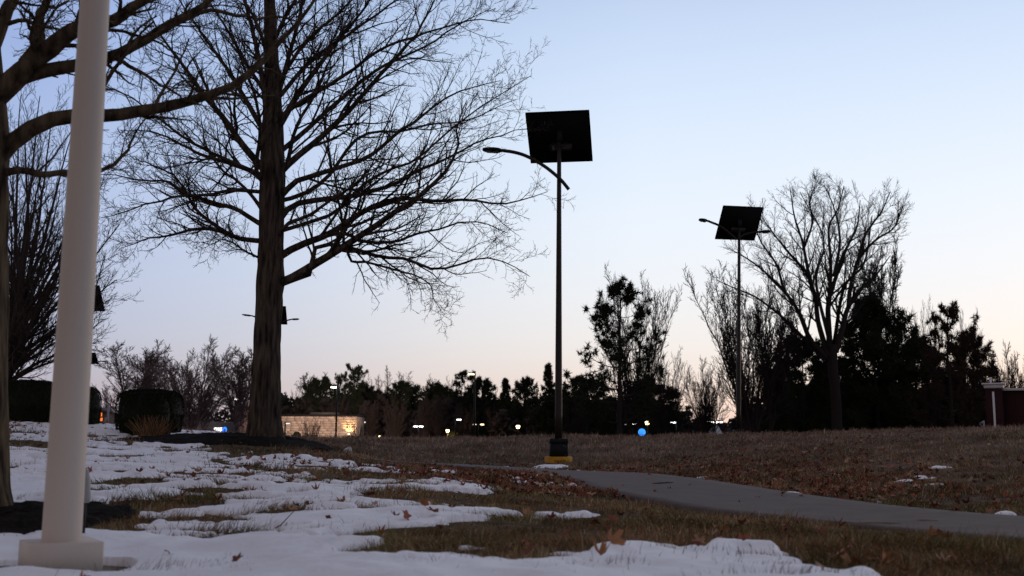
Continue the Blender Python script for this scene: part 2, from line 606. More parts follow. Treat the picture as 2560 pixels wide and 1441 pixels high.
def in_beds(x, y, k=1.0):
    s = np.zeros(np.shape(x), bool)
    for c, rx, ry, rot in BEDS:
        dx, dy = x - c[0], y - c[1]
        s |= ((dx * math.cos(rot) + dy * math.sin(rot)) / rx) ** 2 + ((-dx * math.sin(rot) + dy * math.cos(rot)) / ry) ** 2 < k
    return s


# ------------------------------------------------------------------ snow
COVER = [(100, 1100, .25), (60, 1075, .35), (250, 1075, .9), (350, 1120, .7), (350, 1155, .75), (600, 1165, .35), (850, 1172, .3), (480, 1200, .3), (900, 1220, .25), (1150, 1230, .3),
         (250, 1250, .7), (600, 1305, .8), (900, 1310, .7), (300, 1400, 1.2), (700, 1400, 1.1), (560, 1440, 1.2), (1100, 1300, .35), (1150, 1400, .05), (1250, 1440, .5),
         (1000, 1440, .6), (1600, 1400, .9), (1850, 1400, .85), (2050, 1430, .7), (1400, 1400, .1), (1700, 1370, .3), (2180, 1441, .3), (1480, 1350, .1), (50, 1200, .8), (50, 1300, .5),
         (1260, 1215, .0), (1300, 1290, -.1), (100, 1160, .6), (0, 1400, 1.0), (1200, 1190, -.05), (750, 1240, .15), (700, 1195, .3), (1700, 1425, .9), (1500, 1430, .6),
         (550, 1128, -.6), (480, 1118, .2), (800, 1135, -1), (1000, 1168, -.8), (1250, 1192, -.7), (1380, 1240, -1.2), (1420, 1300, -.9), (1700, 1310, -1.5), (2000, 1355, -1.2),
         (2300, 1400, -1.4), (2350, 1441, -1.0), (1270, 1350, -.35), (1020, 1345, -.05), (390, 1232, -.45), (430, 1255, -.5), (480, 1300, -.35), (880, 1362, .05), (1080, 1250, -.45),
         (560, 1330, .3), (1900, 1345, -.8), (2200, 1410, -.7), (1600, 1350, -.4), (2560, 1441, -1.5), (660, 1110, -1), (900, 1140, -1), (60, 1120, .0), (150, 1062, .7), (640, 1150, .5),
         (2560, 1200, -2), (1900, 1150, -2), (1400, 1120, -2), (1000, 1110, -2), (1800, 1200, -2), (300, 1230, .3), (1090, 1195, .1), (980, 1185, .2)]
sp, sv = [], []
for u, v, c in COVER:
    p = on_ground(u, v)
    sp.append((p.x, p.y)); sv.append(c)
SP = gc(*np.array(sp).T) * np.array([1.0, 1.4]); SV = np.array(sv)


def cover(x, y):
    q = gc(x.ravel(), y.ravel()) * np.array([1.0, 1.4])
    out = np.empty(len(q))
    for i in range(0, len(q), 20000):
        b = q[i:i + 20000]
        dd = ((b[:, None] - SP[None]) ** 2).sum(-1)
        w = np.exp(-dd / .012) + 1e-4 / (dd + .02)
        out[i:i + 20000] = (w * SV).sum(1) / w.sum(1)
    out = out.reshape(x.shape)
    a = R(28)
    xs, ys = x * math.cos(a) + y * math.sin(a), -x * math.sin(a) + y * math.cos(a)
    nz = .50 * fbm(xs * .75, ys * 1.2, 5, 21, .65) + .12 * noise2(xs * 7, ys * 10, 31)
    st = 1 - np.abs(noise2(xs * .9 + 2.2 * noise2(xs * .5, ys * .5, 71), ys * 2.4, 33)) * 2.6   # melted-out furrows
    st2 = 1 - np.abs(noise2(xs * 2.3 + 9 + 1.2 * noise2(xs, ys, 73), ys * 4.6, 37)) * 2.6
    mid = np.clip((np.hypot(x, y) - 4.6) / 3.4, 0, 1)
    return out - .05 + nz * 1.05 - mid * (.75 * np.clip(st, 0, 1) + .75 * np.clip(st2, 0, 1) * np.clip(noise2(xs * .6, ys * .6, 39) * 2 + .7, 0, 1))


ta = np.radians(np.linspace(-33, 19.5, 720))
ra = np.exp(np.linspace(math.log(3.6), math.log(31), 460))
TA, RA = np.meshgrid(ta, ra)
X, Y = RA * np.sin(TA), RA * np.cos(TA)
C = cover(X, Y)
C = np.where(on_walk(X, Y), -1, C)
COLX, COLY = at(154, 1352, 5.2).x, 5.2
C = np.where(np.hypot(X - COLX, Y - COLY) < .35, -1, C)
C = np.where(in_beds(X, Y, 1.03), -1, C)
lump = np.clip(.5 + .5 * fbm(X * 1.5, Y * 1.5, 3, 44), 0, 1)
hs = (.022 + .045 * lump) * np.clip(C / .32, 0, 1) ** .45 + (.006 * noise2(X * 9, Y * 9, 50) + .014 * noise2((X * .88 + Y * .47) * 1.3, (-X * .47 + Y * .88) * 4.6, 52) + .006 * noise2((X * .88 + Y * .47) * 3, (-X * .47 + Y * .88) * 10, 53)) * np.clip(C * 3, 0, 1)
Z = H(X, Y) + np.where(C > 0, hs, -.03)
idx = np.arange(X.size).reshape(X.shape)
keep = (C[:-1, :-1] > 0) | (C[:-1, 1:] > 0) | (C[1:, 1:] > 0) | (C[1:, :-1] > 0)
q = np.stack([idx[:-1, :-1], idx[:-1, 1:], idx[1:, 1:], idx[1:, :-1]], -1)[keep]
used = np.unique(q)
remap = np.full(X.size, -1); remap[used] = np.arange(len(used))
Vs = np.stack([X, Y, Z], -1).reshape(-1, 3)[used]
tag(link('snow', mesh_np('snow', Vs, [remap[q][:, ::-1]], True), M['snow']), 'thin melting snow lying in patches on the lawn', 'snow', kind='structure')


def snow_lump(u, v, w, d, h, rot, label):
    p = on_ground(u, v)
    n, m_ = 40, 9
    a = np.linspace(0, 2 * math.pi, n, endpoint=False)
    AA, RO = np.meshgrid(a, np.linspace(0, 1, m_))
    wob = 1 + .35 * noise2(np.cos(AA) * 1.7 + u, np.sin(AA) * 1.7 + v, 5) + .15 * noise2(np.cos(AA) * 5 + u, np.sin(AA) * 5, 6)
    x0, y0 = RO * w * wob * np.cos(AA), RO * d * wob * np.sin(AA)
    x = p.x + x0 * math.cos(rot) - y0 * math.sin(rot)
    y = p.y + x0 * math.sin(rot) + y0 * math.cos(rot)
    z = np.maximum(H(x, y), Hz(p.x, p.y) - .03) + h * (1 - RO ** 2.5) * (1 + .3 * noise2(x * 3, y * 3, 2)) - .02 * (RO > .95) + (.11 if in_beds(x, y).any() else 0)
    idx = np.arange(n * m_).reshape(m_, n)
    nx = np.roll(idx, -1, 1)
    q = np.stack([idx[:-1], nx[:-1], nx[1:], idx[1:]], -1).reshape(-1, 4)
    o = link('snow_patch', mesh_np('snow_patch', np.stack([x, y, z], -1).reshape(-1, 3), [q[:, ::-1]], True), M['snow'])
    tag(o, label, 'snow patch', 'small leftover snow patches', kind='structure')


snow_lump(1382, 1170, .36, .75, .07, -.25, 'snow patch lying against the yellow lamp footing')
snow_lump(632, 1097, .30, .5, .05, 0, 'snow patch on the mulch at the foot of the big oak')
snow_lump(2350, 1170, .14, .25, .03, 0, 'small farthest snow scrap on the lawn right of the path')
snow_lump(2310, 1199, .16, .22, .03, .2, 'middle snow scrap on the lawn right of the path')
snow_lump(2262, 1207, .13, .12, .03, .2, 'leftmost snow scrap on the lawn right of the path')
snow_lump(2335, 1216, .13, .10, .02, 0, 'nearest snow scrap on the lawn right of the path')
snow_lump(1757, 1198, .10, .2, .03, 0, 'bit of snow on the far edge of the footpath')
snow_lump(1985, 1237, .10, .16, .03, 0, 'bit of snow on the footpath edge by the fallen leaves')
snow_lump(2515, 1293, .10, .12, .04, 0, 'bit of snow on the footpath edge at the right')

# ------------------------------------------------------------------ grass and leaf litter (uncountable)
n = 300000
a = np.radians(rng.uniform(-31, 31, n))
r = np.exp(rng.uniform(math.log(3.6), math.log(47), n))
x, y = r * np.sin(a), r * np.cos(a)
c = cover(x, y)
ok = ~on_walk(x, y) & ~in_beds(x, y, .93) & (np.hypot(x - COLX, y - COLY) > .38)
ok &= (c < .03) | ((c < .35) & (rng.random(n) < .07)) | ((c >= .35) & (rng.random(n) < .008 + .13 * (noise2((x * .88 + y * .47) * 1.1, (-x * .47 + y * .88) * 4.5, 81) > .45)))
x, y, r, c = x[ok], y[ok], r[ok], c[ok]
n = len(x)
far = np.clip((r - 14) / 20, 0, 1)
tuft = np.clip(.45 + .75 * fbm(x * 1.6, y * 1.6, 4, 61, .6), 0, 1.2)
ln = (.035 + .055 * rng.random(n) ** 1.5) * (.35 + 1.25 * tuft) * (1 + .5 * far)
ln = np.where(c > .03, ln * .7 + .022, ln * np.where(c > -.12, .7, 1.0))
wd = np.maximum(.0026, .00042 * r) * rng.uniform(.7, 1.4, n)
flow = fbm(x * 1.1, y * 1.1, 3, 77) * 4.0 + rng.normal(0, .7, n)
lean = np.clip(rng.normal(1.25, .42, n), .05, 1.6) * (1 - .45 * far)
lean = np.where(c > .03, lean * .5, lean)
dx, dy = np.cos(flow), np.sin(flow)
z = H(x, y) - .004 + np.where(c > .03, .01, 0)
B = np.stack([x, y, z], -1)
side = np.stack([-dy, dx, np.zeros(n)], -1) * wd[:, None] * .5
camd = nrm(np.stack([x, y, np.zeros(n)], -1))
side = nrm(side + .8 * wd[:, None] * np.stack([camd[:, 1], -camd[:, 0], np.zeros(n)], -1)) * wd[:, None] * .5
l1, l2 = lean * .55, lean * 1.15
D1 = np.stack([dx * np.sin(l1), dy * np.sin(l1), np.cos(l1)], -1)
D2 = np.stack([dx * np.sin(l2), dy * np.sin(l2), np.cos(l2)], -1)
m1 = B + D1 * (ln * .55)[:, None]
tip = m1 + D2 * (ln * .55)[:, None]
V = np.stack([B - side, B + side, m1 + side * .8, m1 - side * .8, tip], 1).reshape(-1, 3)
b5 = np.arange(n) * 5
q = np.stack([b5, b5 + 1, b5 + 2, b5 + 3], -1)
tr = np.stack([b5 + 3, b5 + 2, b5 + 4], -1)
mix = np.clip(.45 + .8 * fbm(x * .8, y * .8, 4, 91, .6) + rng.normal(0, .22, n), 0, 1)[:, None]
straw, olive, rust, tan = np.array([.33, .23, .115]), np.array([.15, .13, .045]), np.array([.26, .12, .06]), np.array([.36, .26, .20])
cl = straw * mix + olive * (1 - mix)
ru = (rng.random(n) < np.clip(.15 + .5 * fbm(x * .6, y * .6, 3, 95), 0, .7))[:, None]
cl = np.where(ru, rust, cl)
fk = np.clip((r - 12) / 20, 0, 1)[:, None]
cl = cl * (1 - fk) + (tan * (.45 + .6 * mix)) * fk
cl = cl * rng.uniform(.55, 1.25, n)[:, None]
pale = (rng.random(n) < .07)[:, None]
cl = np.where(pale, np.array([.50, .40, .27]) * rng.uniform(.7, 1.1, n)[:, None], cl)
cl = np.where((c > .12)[:, None], np.array([.085, .062, .036]) * rng.uniform(.5, 1.2, n)[:, None], cl)
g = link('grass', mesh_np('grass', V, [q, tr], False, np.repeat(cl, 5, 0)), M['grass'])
tag(g, 'short dead winter grass, straw and olive blades', 'grass', kind='stuff')


def leaf_outline():
    P = []
    for k in range(18):
        t_ = k / 18 * 2 * math.pi
        rr_ = .42 * (1 + .42 * math.cos(5 * t_ + .4) * (1 if math.cos(t_) < .75 else .3))
        P.append((rr_ * math.cos(t_) * 1.25, rr_ * math.sin(t_) * .85))
    return np.array(P)


LO = leaf_outline()


def leaf_verts(curl):
    V = [(0, 0, 0)] + [(p[0], p[1], 0) for p in LO]
    V = np.array(V)
    V[:, 2] = curl * (V[:, 0] ** 2 * .7 + V[:, 1] ** 2 * 1.6) + .06 * np.sin(V[:, 0] * 9 + 1) * np.abs(V[:, 1]) * 2
    return V


LT = np.array([(0, i + 1, (i + 1) % 18 + 1) for i in range(18)])
# leaf litter
DENS = [(300, 1300, 0), (100, 1400, 0), (500, 1250, .015), (900, 1400, .0), (1200, 1400, .02), (1500, 1350, .05), (1900, 1360, .08), (2500, 1400, .08), (400, 1150, .03), (800, 1200, .05), (1000, 1250, .03), (1500, 1441, .0), (2100, 1441, .02), (100, 1200, .02), (1150, 1185, 1.5), (1350, 1200, 1.8), (1250, 1180, 1.5), (1700, 1180, 1.4), (1850, 1195, 2.6), (1950, 1215, 2.4), (2050, 1225, 1.6), (1800, 1160, 1.7), (1950, 1150, 1.2), (2150, 1190, 1.1),
        (2400, 1200, .25), (2200, 1240, .5), (900, 1165, .4), (1500, 1140, .35), (1000, 1130, .15), (600, 1190, .10), (800, 1300, .03), (1700, 1300, .12), (2200, 1400, .15), (1300, 1300, .08),
        (300, 1200, .04), (600, 1400, .01), (1600, 1400, .02), (2400, 1120, .15), (1300, 1120, .2)]
dp, dv = [], []
for u, v, w in DENS:
    p = on_ground(u, v)
    dp.append((p.x, p.y)); dv.append(w)
DP = gc(*np.array(dp).T); DV = np.array(dv)
n = 34000
a = np.radians(rng.uniform(-28, 28, n))
r = np.exp(rng.uniform(math.log(4.2), math.log(42), n))
x, y = r * np.sin(a), r * np.cos(a)
dd = ((gc(x, y)[:, None] - DP[None]) ** 2).sum(-1)
w = np.exp(-dd / .02) + 1e-5 / (dd + .05)
de = (w * DV).sum(1) / w.sum(1) * (.5 + .7 * np.clip(.5 + fbm(x, y, 3, 12), 0, 1.2))
ok = (rng.random(n) < de * .6 * np.clip((r / 15) ** 1.6, .05, 1)) & (~on_walk(x, y) | (rng.random(n) < .02))
ok &= np.hypot(x - COLX, y - COLY) > .5
x, y, r = x[ok], y[ok], r[ok]
n = len(x)
c = cover(x, y)
z = H(x, y) + .012 + .03 * rng.random(n) + np.where(c > 0, .04, 0)
base = np.stack([leaf_verts(k) for k in (.3, .9, 1.6, -.5)])[rng.integers(0, 4, n)]
s = rng.uniform(.05, .095, n)[:, None, None]
ya, pa, ro = rng.uniform(0, 6.28, n), rng.normal(0, .45, n), rng.normal(0, .45, n)


def eul(ya, pa, ro):
    cy, sy, cpp, spp, cr, sr = np.cos(ya), np.sin(ya), np.cos(pa), np.sin(pa), np.cos(ro), np.sin(ro)
    return np.stack([np.stack([cy * cpp, cy * spp * sr - sy * cr, cy * spp * cr + sy * sr], -1),
                     np.stack([sy * cpp, sy * spp * sr + cy * cr, sy * spp * cr - cy * sr], -1),
                     np.stack([-spp, cpp * sr, cpp * cr], -1)], 1)


V = np.einsum('nij,nkj->nki', eul(ya, pa, ro), base * s) + np.stack([x, y, z], -1)[:, None]
T3 = (LT[None] + (np.arange(n) * 19)[:, None, None]).reshape(-1, 3)
lc = np.array([[.24, .08, .045], [.18, .06, .04], [.32, .16, .09], [.42, .28, .20], [.13, .055, .035]])[rng.choice(5, n, p=[.35, .25, .2, .07, .13])]
lc = lc * rng.uniform(.6, 1.15, n)[:, None]
tag(link('leaf_litter', mesh_np('leaf_litter', V.reshape(-1, 3), [T3], False, np.repeat(lc, 19, 0)), M['litter']), 'scattered brown oak leaf litter along the path edges', 'leaves', kind='stuff')


# ------------------------------------------------------------------ tree growing
def catmull(P, n):
    P = np.asarray(P, float)
    s = np.concatenate([[0], np.cumsum(np.linalg.norm(np.diff(P, axis=0), axis=1))])
    tt = np.linspace(0, s[-1], n)
    ext = np.concatenate([[2 * P[0] - P[1]], P, [2 * P[-1] - P[-2]]])
    out = []
    for t_ in tt:
        i = min(np.searchsorted(s, t_, side='right') - 1, len(P) - 2)
        f = (t_ - s[i]) / (s[i + 1] - s[i] + 1e-9)
        p0, p1, p2, p3 = ext[i], ext[i + 1], ext[i + 2], ext[i + 3]
        out.append(.5 * (2 * p1 + (p2 - p0) * f + (2 * p0 - 5 * p1 + 4 * p2 - p3) * f ** 2 + (3 * p1 - p0 - 3 * p2 + p3) * f ** 3))
    return np.array(out)


def grow(G, P, Rr, root, m_, t0, t1, ang, lf, n, rr, trop=.1, jit=.18, taper=.3, lmin=0.0, bias=None, rmax=1.0):
    """children of every polyline in P (N,k,3); returns the new level"""
    Nn, k = P.shape[:2]
    t = t0 + (t1 - t0) * (np.arange(m_)[None] + G.random((Nn, m_))) / m_
    f = t * (k - 1)
    i = np.clip(f.astype(int), 0, k - 2)
    fr = (f - i)[..., None]
    ii = np.arange(Nn)[:, None]
    pos = P[ii, i] * (1 - fr) + P[ii, i + 1] * fr
    tan = nrm(P[ii, i + 1] - P[ii, i])
    rad = Rr[ii, i] * (1 - fr[..., 0]) + Rr[ii, i + 1] * fr[..., 0]
    Lp = np.linalg.norm(np.diff(P, axis=1), axis=2).sum(1)[:, None]
    ref = np.array([.13, .21, .97]) * np.ones_like(tan)
    U = nrm(np.cross(tan, ref)); Wv = np.cross(tan, U)
    ph = (np.arange(m_)[None] * 2.6 + G.random((Nn, m_)) * 1.6 + G.random((Nn, 1)) * 6.3)[..., None]
    an = (ang + G.normal(0, .18, (Nn, m_)))[..., None]
    d = np.cos(an) * tan + np.sin(an) * (np.cos(ph) * U + np.sin(ph) * Wv)
    if bias is not None:
        d = nrm(d + bias)
    ln = np.maximum(Lp * lf * (1.15 - .75 * t) * G.uniform(.55, 1.25, (Nn, m_)), lmin)
    pts = [pos]
    st = (ln / (n - 1))[..., None]
    up = np.array([0, 0, 1.0])
    dd = d
    for s in range(n - 1):
        dd = nrm(dd + jit * G.normal(size=dd.shape) + trop * up)
        pts.append(pts[-1] + dd * st)
    Q = np.stack(pts, 2).reshape(-1, n, 3)
    r0 = np.minimum(rad * rr * G.uniform(.75, 1.1, rad.shape), rmax)
    RQ = (r0[..., None] * np.linspace(1, taper, n)).reshape(-1, n)
    return Q, RQ, np.repeat(root, m_)


def tubes(levels, sel=None):
    """levels: (P, R, root, sides) -> verts, quads, of one root or of all"""
    Vs, Qs, o = [], [], 0
    for P, Rr, root, k in levels:
        if sel is not None:
            w = root == sel
            P, Rr = P[w], Rr[w]
        if not len(P): continue
        v, q = tube_np(P, Rr, k)
        Vs.append(v); Qs.append(q + o); o += len(v)
    return np.concatenate(Vs), np.concatenate(Qs)


def trace_limbs(base_xy, Y0, limbs, G, n=18):
    """limbs: (pixel points, start radius, end radius, depth run) -> world polylines"""
    P, Rr = [], []
    for pts, r0, r1, run in limbs:
        pts = np.array(pts, float)
        s = np.concatenate([[0], np.cumsum(np.linalg.norm(np.diff(pts, axis=0), axis=1))])
        w = []
        for (u, v), ss in zip(pts, s):
            w.append(at(u, v, Y0 + run * ss / F * Y0))
        c = catmull(np.array(w), n)
        wob = G.normal(0, .012, c.shape) * np.linspace(0, 1, n)[:, None]
        P.append(c + wob)
        Rr.append(r0 + (r1 - r0) * np.linspace(0, 1, n) ** 1.05)
    return np.array(P), np.array(Rr)


def trunk_mesh(center, rads, k=28, bump=.06, seed=3, flare=None, bark=0):
    P = np.array(center, float)
    n = len(P)
    a = np.linspace(0, 2 * math.pi, k, endpoint=False)
    V = []
    for i in range(n):
        hgt = P[i, 2] - P[0, 2]
        fl = 1.0
        rad = rads[i] * (1 + bump * (noise2(np.cos(a) * 3.1 + seed, np.sin(a) * 3.1 + hgt * .5, seed) + .6 * noise2(np.cos(a) * 7 + seed, np.sin(a) * 7 + hgt * 1.2, seed + 1))
                        + (bark * np.abs(noise2(a * k / 6.2832 * .42 + .5 * noise2(np.full(k, hgt * 2.0), a * 2, seed + 5), np.full(k, hgt * 1.7), seed + 7)) if bark else 0))
        if flare:
            rad = rad * (1 + flare * np.exp(-hgt / .28) * (1 + .5 * np.cos(a * 5 + 1) + .3 * np.cos(a * 3)))
        V.append(np.stack([P[i, 0] + rad * np.cos(a), P[i, 1] + rad * np.sin(a), np.full(k, P[i, 2])], -1))
    V = np.concatenate(V)
    idx = np.arange(n * k).reshape(n, k)
    nx = np.roll(idx, -1, 1)
    q = np.stack([idx[:-1], nx[:-1], nx[1:], idx[1:]], -1).reshape(-1, 4)
    return V, q


# ---------------------------------------------------------------- the big oak
G = np.random.default_rng(11)
Y0 = 23.0
ppm = F / Y0
tr_px = [(662, 1102, 84), (662, 1085, 80), (663, 1060, 76), (664, 1000, 72), (667, 900, 66), (670, 800, 64), (676, 700, 66), (678, 600, 61), (679, 500, 60), (680, 430, 60), (680, 350, 54),
         (681, 280, 46), (680, 200, 38), (677, 100, 32), (674, 0, 27), (672, -120, 22), (676, -260, 15), (680, -400, 7)]
cen = catmull(np.array([at(u, v, Y0) for u, v, w in tr_px]), 150)
wv = np.array([w for *_, w in tr_px]) / ppm / 2
rad = np.interp(cen[:, 2], [at(u, v, Y0).z for u, v, w in tr_px], wv)
base = cen[0]
oak = empty('oak_tree', base, label='big bare oak with spreading limbs standing in the mulch bed', cat='tree', group='bare oaks by the building')
V, q = trunk_mesh(cen, rad, 96, .05, 3, .10, .11)
link('trunk', mesh_np('trunk', V - base, [q], True), M['bark'], oak)
px = 1 / ppm / 2
LIMBS = [
    ([(700, 708), (740, 690), (778, 666), (833, 633), (894, 594), (955, 555), (1000, 520), (1044, 494), (1100, 444), (1133, 400), (1147, 355), (1140, 320), (1165, 255)], 24, 2.5, -.25),
    ([(700, 712), (740, 697), (776, 684), (781, 655), (782, 627), (811, 612), (866, 618), (955, 644), (1011, 647), (1088, 674), (1155, 660), (1205, 647), (1260, 655), (1321, 691)], 15, 2, .05),
    ([(695, 645), (744, 616), (822, 586), (861, 560), (933, 516), (1011, 496), (1090, 505), (1170, 500), (1260, 510), (1370, 480)], 20, 2, .2),
    ([(810, 592), (861, 583), (911, 605), (988, 605), (1033, 588), (1100, 572), (1160, 555), (1210, 560), (1266, 583)], 11, 2, -.3),
    ([(866, 620), (880, 655), (911, 655), (990, 675), (1040, 690), (1078, 715), (1085, 750), (1115, 788)], 8, 1.6, .2),
    ([(695, 555), (727, 516), (766, 505), (822, 497), (900, 488), (944, 472), (1000, 455), (1044, 427), (1100, 405), (1155, 377), (1200, 355), (1266, 333), (1320, 320)], 17, 2, .1),
    ([(695, 500), (738, 455), (783, 440), (844, 420), (905, 400), (944, 377), (1000, 327), (1044, 300), (1083, 266), (1150, 230), (1250, 200)], 16, 2, -.2),
    ([(695, 438), (733, 400), (783, 360), (833, 316), (888, 260), (944, 194), (1000, 133), (1044, 83), (1088, 0), (1110, -60)], 19, 3, .15),
    ([(690, 330), (744, 238), (783, 183), (833, 116), (866, 78), (911, 22), (940, -30)], 18, 4, -.2),
    ([(686, 270), (720, 150), (745, 60), (765, -40), (800, -140)], 15, 4, .3),
    ([(672, 320), (655, 190), (635, 90), (612, 0), (590, -120)], 18, 5, -.2),
    ([(690, 505), (760, 485), (822, 440), (880, 360), (930, 330), (1000, 330), (1080, 310), (1170, 300), (1290, 250)], 12, 2, .45),
    ([(688, 390), (760, 330), (850, 250), (950, 170), (1060, 120), (1150, 60), (1230, 20)], 14, 2.5, .35),
    ([(690, 300), (760, 250), (860, 190), (960, 120), (1080, 80), (1180, 50), (1270, 60)], 12, 2, -.4),
    ([(695, 580), (760, 560), (840, 530), (900, 470), (960, 430), (1040, 400), (1120, 330), (1200, 270), (1330, 190)], 11, 2, .35),
    ([(655, 603), (620, 600), (588, 594), (561, 580), (513, 572), (477, 575), (439, 586), (405, 593), (372, 597), (333, 611), (300, 622)], 14, 2, .1),
    ([(575, 588), (540, 565), (519, 550), (494, 528), (477, 503), (466, 480), (440, 445), (410, 425), (370, 410), (320, 385)], 11, 2, -.2),
    ([(660, 566), (616, 539), (588, 522), (547, 511), (505, 497), (463, 486), (422, 455), (394, 452), (338, 450), (291, 439), (240, 436)], 13, 2, .2),
    ([(660, 481), (600, 476), (558, 479), (533, 486), (491, 489), (444, 491), (394, 505), (355, 513), (311, 533), (255, 545)], 11, 2, -.3),
    ([(660, 455), (627, 428), (588, 414), (547, 400), (500, 385), (440, 355), (380, 330), (300, 325)], 13, 2, .4),
    ([(660, 425), (611, 368), (576, 319), (541, 274), (513, 243), (479, 194), (434, 132), (400, 87), (370, 30)], 20, 3, -.1),
    ([(660, 440), (590, 410), (520, 378), (468, 350), (416, 312), (382, 285), (320, 240), (250, 210)], 12, 2, -.4),
    ([(660, 330), (620, 260), (580, 190), (530, 120), (480, 50), (430, -30)], 15, 3, .3),
    ([(660, 650), (616, 630), (575, 603), (552, 601), (533, 611), (505, 610)], 7, 1.5, -.5),
    ([(665, 470), (640, 420), (650, 340), (640, 250), (600, 140), (560, 20)], 12, 3, -.9),
    ([(690, 470), (720, 400), (740, 320), (790, 230), (830, 140), (880, 20)], 13, 3, .9),
    ([(690, 600), (720, 560), (770, 540), (830, 500), (900, 450), (960, 380)], 11, 2, -1.0),
    ([(665, 540), (630, 490), (590, 450), (550, 420), (500, 350), (450, 300)], 11, 2, 1.0),
    ([(692, 250), (780, 150), (880, 80), (980, 10), (1080, -60)], 13, 3, .1), ([(690, 220), (760, 110), (850, 30), (930, -60)], 12, 3, -.5), ([(668, 240), (610, 150), (560, 60), (500, -30)], 12, 3, .1),
    ([(676, 180), (650, 80), (600, -20), (540, -140)], 12, 3, .4),
    ([(678, 120), (720, 30), (780, -60), (860, -160)], 12, 3, -.4),
    ([(676, 30), (640, -100), (600, -220)], 9, 3, .5), ([(676, 0), (720, -120), (790, -240)], 9, 3, -.5), ([(672, -60), (690, -200), (660, -330)], 9, 3, .3),
]
P0, R0 = trace_limbs(None, Y0, [(p, a * px, b * px * .8, run) for p, a, b, run in LIMBS], G, 20)
root = np.arange(len(P0))
lv = [(P0, R0, root, 8)]
P1, R1, r1 = grow(G, P0, R0, root, 19, .14, .99, .72, .34, 9, .55, .05, .12, .3, .6)
lv.append((P1, R1, r1, 5))
P2, R2, r2 = grow(G, P1, R1, r1, 8, .12, .98, .70, .42, 5, .62, .06, .20, .4, .26)
P2b, R2b, r2b = grow(G, P0, R0, root, 16, .1, 1.0, .9, .07, 5, .3, .08, .22, .4, .3, rmax=.012)
P2, R2, r2 = np.concatenate([P2, P2b]), np.concatenate([R2, R2b]), np.concatenate([r2, r2b])
R2 = np.maximum(R2, .0042)
lv.append((P2, R2, r2, 3))
P3, R3, r3 = grow(G, P2, R2, r2, 4, .2, 1.0, .75, .42, 3, .75, .08, .22, .5, .10)
R3 = np.maximum(R3, .0030)
lv.append((P3, R3, r3, 3))
for i in range(len(P0)):
    v, q = tubes(lv, i)
    link('limb', mesh_np('limb', v - base, [q], True), M['bark'], oak)

# ---------------------------------------------------------------- the oak at the left edge
G = np.random.default_rng(23)
Y1 = 8.0
ppm1 = F / Y1
px1 = 1 / ppm1 / 2
tp = [(-86, 1300, 208), (-84, 1270, 194), (-82, 1230, 182), (-79, 1100, 170), (-74, 900, 162), (-72, 700, 158), (-69, 500, 156), (-66, 350, 162), (-69, 200, 144), (-76, 60, 134), (-82, -80, 119), (-94, -300, 99),
      (-104, -550, 74), (-109, -900, 44), (-114, -1250, 9)]
cen = catmull(np.array([at(u, v, Y1) for u, v, w in tp]), 160)
wv = np.array([w for *_, w in tp]) * px1
hts = np.array([at(u, v, Y1).z for u, v, w in tp])
rad = np.interp(cen[:, 2], hts, wv)
base = cen[0]
oak2 = empty('oak_tree', base, label='oak trunk cut off by the left edge, thick limbs passing behind the white column', cat='tree', group='bare oaks by the building')
V, q = trunk_mesh(cen, rad, 110, .045, 9, .14, .08)
link('trunk', mesh_np('trunk', V - base, [q], True), M['bark_warm'], oak2)
LIMB2 = [
    ([(-10, 400), (40, 348), (110, 305), (180, 290), (270, 290), (360, 277), (450, 265), (515, 243), (570, 215), (640, 170), (685, 125), (740, 60), (800, -20)], 46, 8, .05),
    ([(-10, 240), (40, 195), (90, 150), (150, 100), (200, 70), (290, 45), (345, 10), (400, -40)], 62, 22, -.1),
    ([(40, 200), (100, 180), (190, 163), (270, 145), (340, 112), (400, 78), (460, 40), (525, 0), (600, -60)], 40, 12, .1),
    ([(300, 128), (370, 100), (450, 55), (520, 28), (580, 38), (640, 45), (720, 45), (800, 70)], 18, 4, .25),
    ([(60, 160), (95, 110), (100, 50), (115, 0), (140, -80)], 34, 16, .2),
    ([(-10, 440), (50, 425), (110, 438), (165, 428), (220, 440), (300, 395), (330, 350), (365, 290)], 22, 4, .2),
    ([(20, 60), (60, 50), (110, 70), (170, 75)], 12, 6, -.3),
    ([(190, 75), (260, 75), (330, 85), (420, 120), (480, 160)], 12, 3, .3),
    ([(280, 140), (340, 175), (390, 205), (450, 240), (520, 270)], 12, 3, -.2),
    ([(-20, 120), (20, 20), (70, -80), (120, -200)], 40, 15, .2), ([(-60, 100), (-120, 0), (-200, -120)], 40, 12, .1), ([(-60, -200), (0, -330), (90, -480)], 36, 10, .3),
    ([(-70, 300), (-160, 220), (-280, 150), (-400, 60)], 46, 10, .2), ([(-75, -300), (-160, -480), (-240, -640)], 36, 8, -.1), ([(-80, -500), (20, -640), (160, -760)], 30, 8, .2),
]
P0, R0 = trace_limbs(None, Y1, [(p, a * px1, b * px1 * .8, run) for p, a, b, run in LIMB2], G, 18)
root = np.arange(len(P0))
lv = [(P0, R0, root, 10)]
P1, R1, r1 = grow(G, P0, R0, root, 9, .2, .98, .8, .28, 8, .42, .04, .16, .3, .35)
lv.append((P1, R1, r1, 6))
P2, R2, r2 = grow(G, P1, R1, r1, 6, .15, .98, .75, .4, 5, .55, .05, .22, .4, .16)
P2b, R2b, r2b = grow(G, P0, R0, root, 10, .15, 1.0, .9, .10, 5, .25, .06, .25, .4, .2, rmax=.008)
P2, R2, r2 = np.concatenate([P2, P2b]), np.concatenate([R2, R2b]), np.concatenate([r2, r2b])
R2 = np.maximum(R2, .0026)
lv.append((P2, R2, r2, 4))
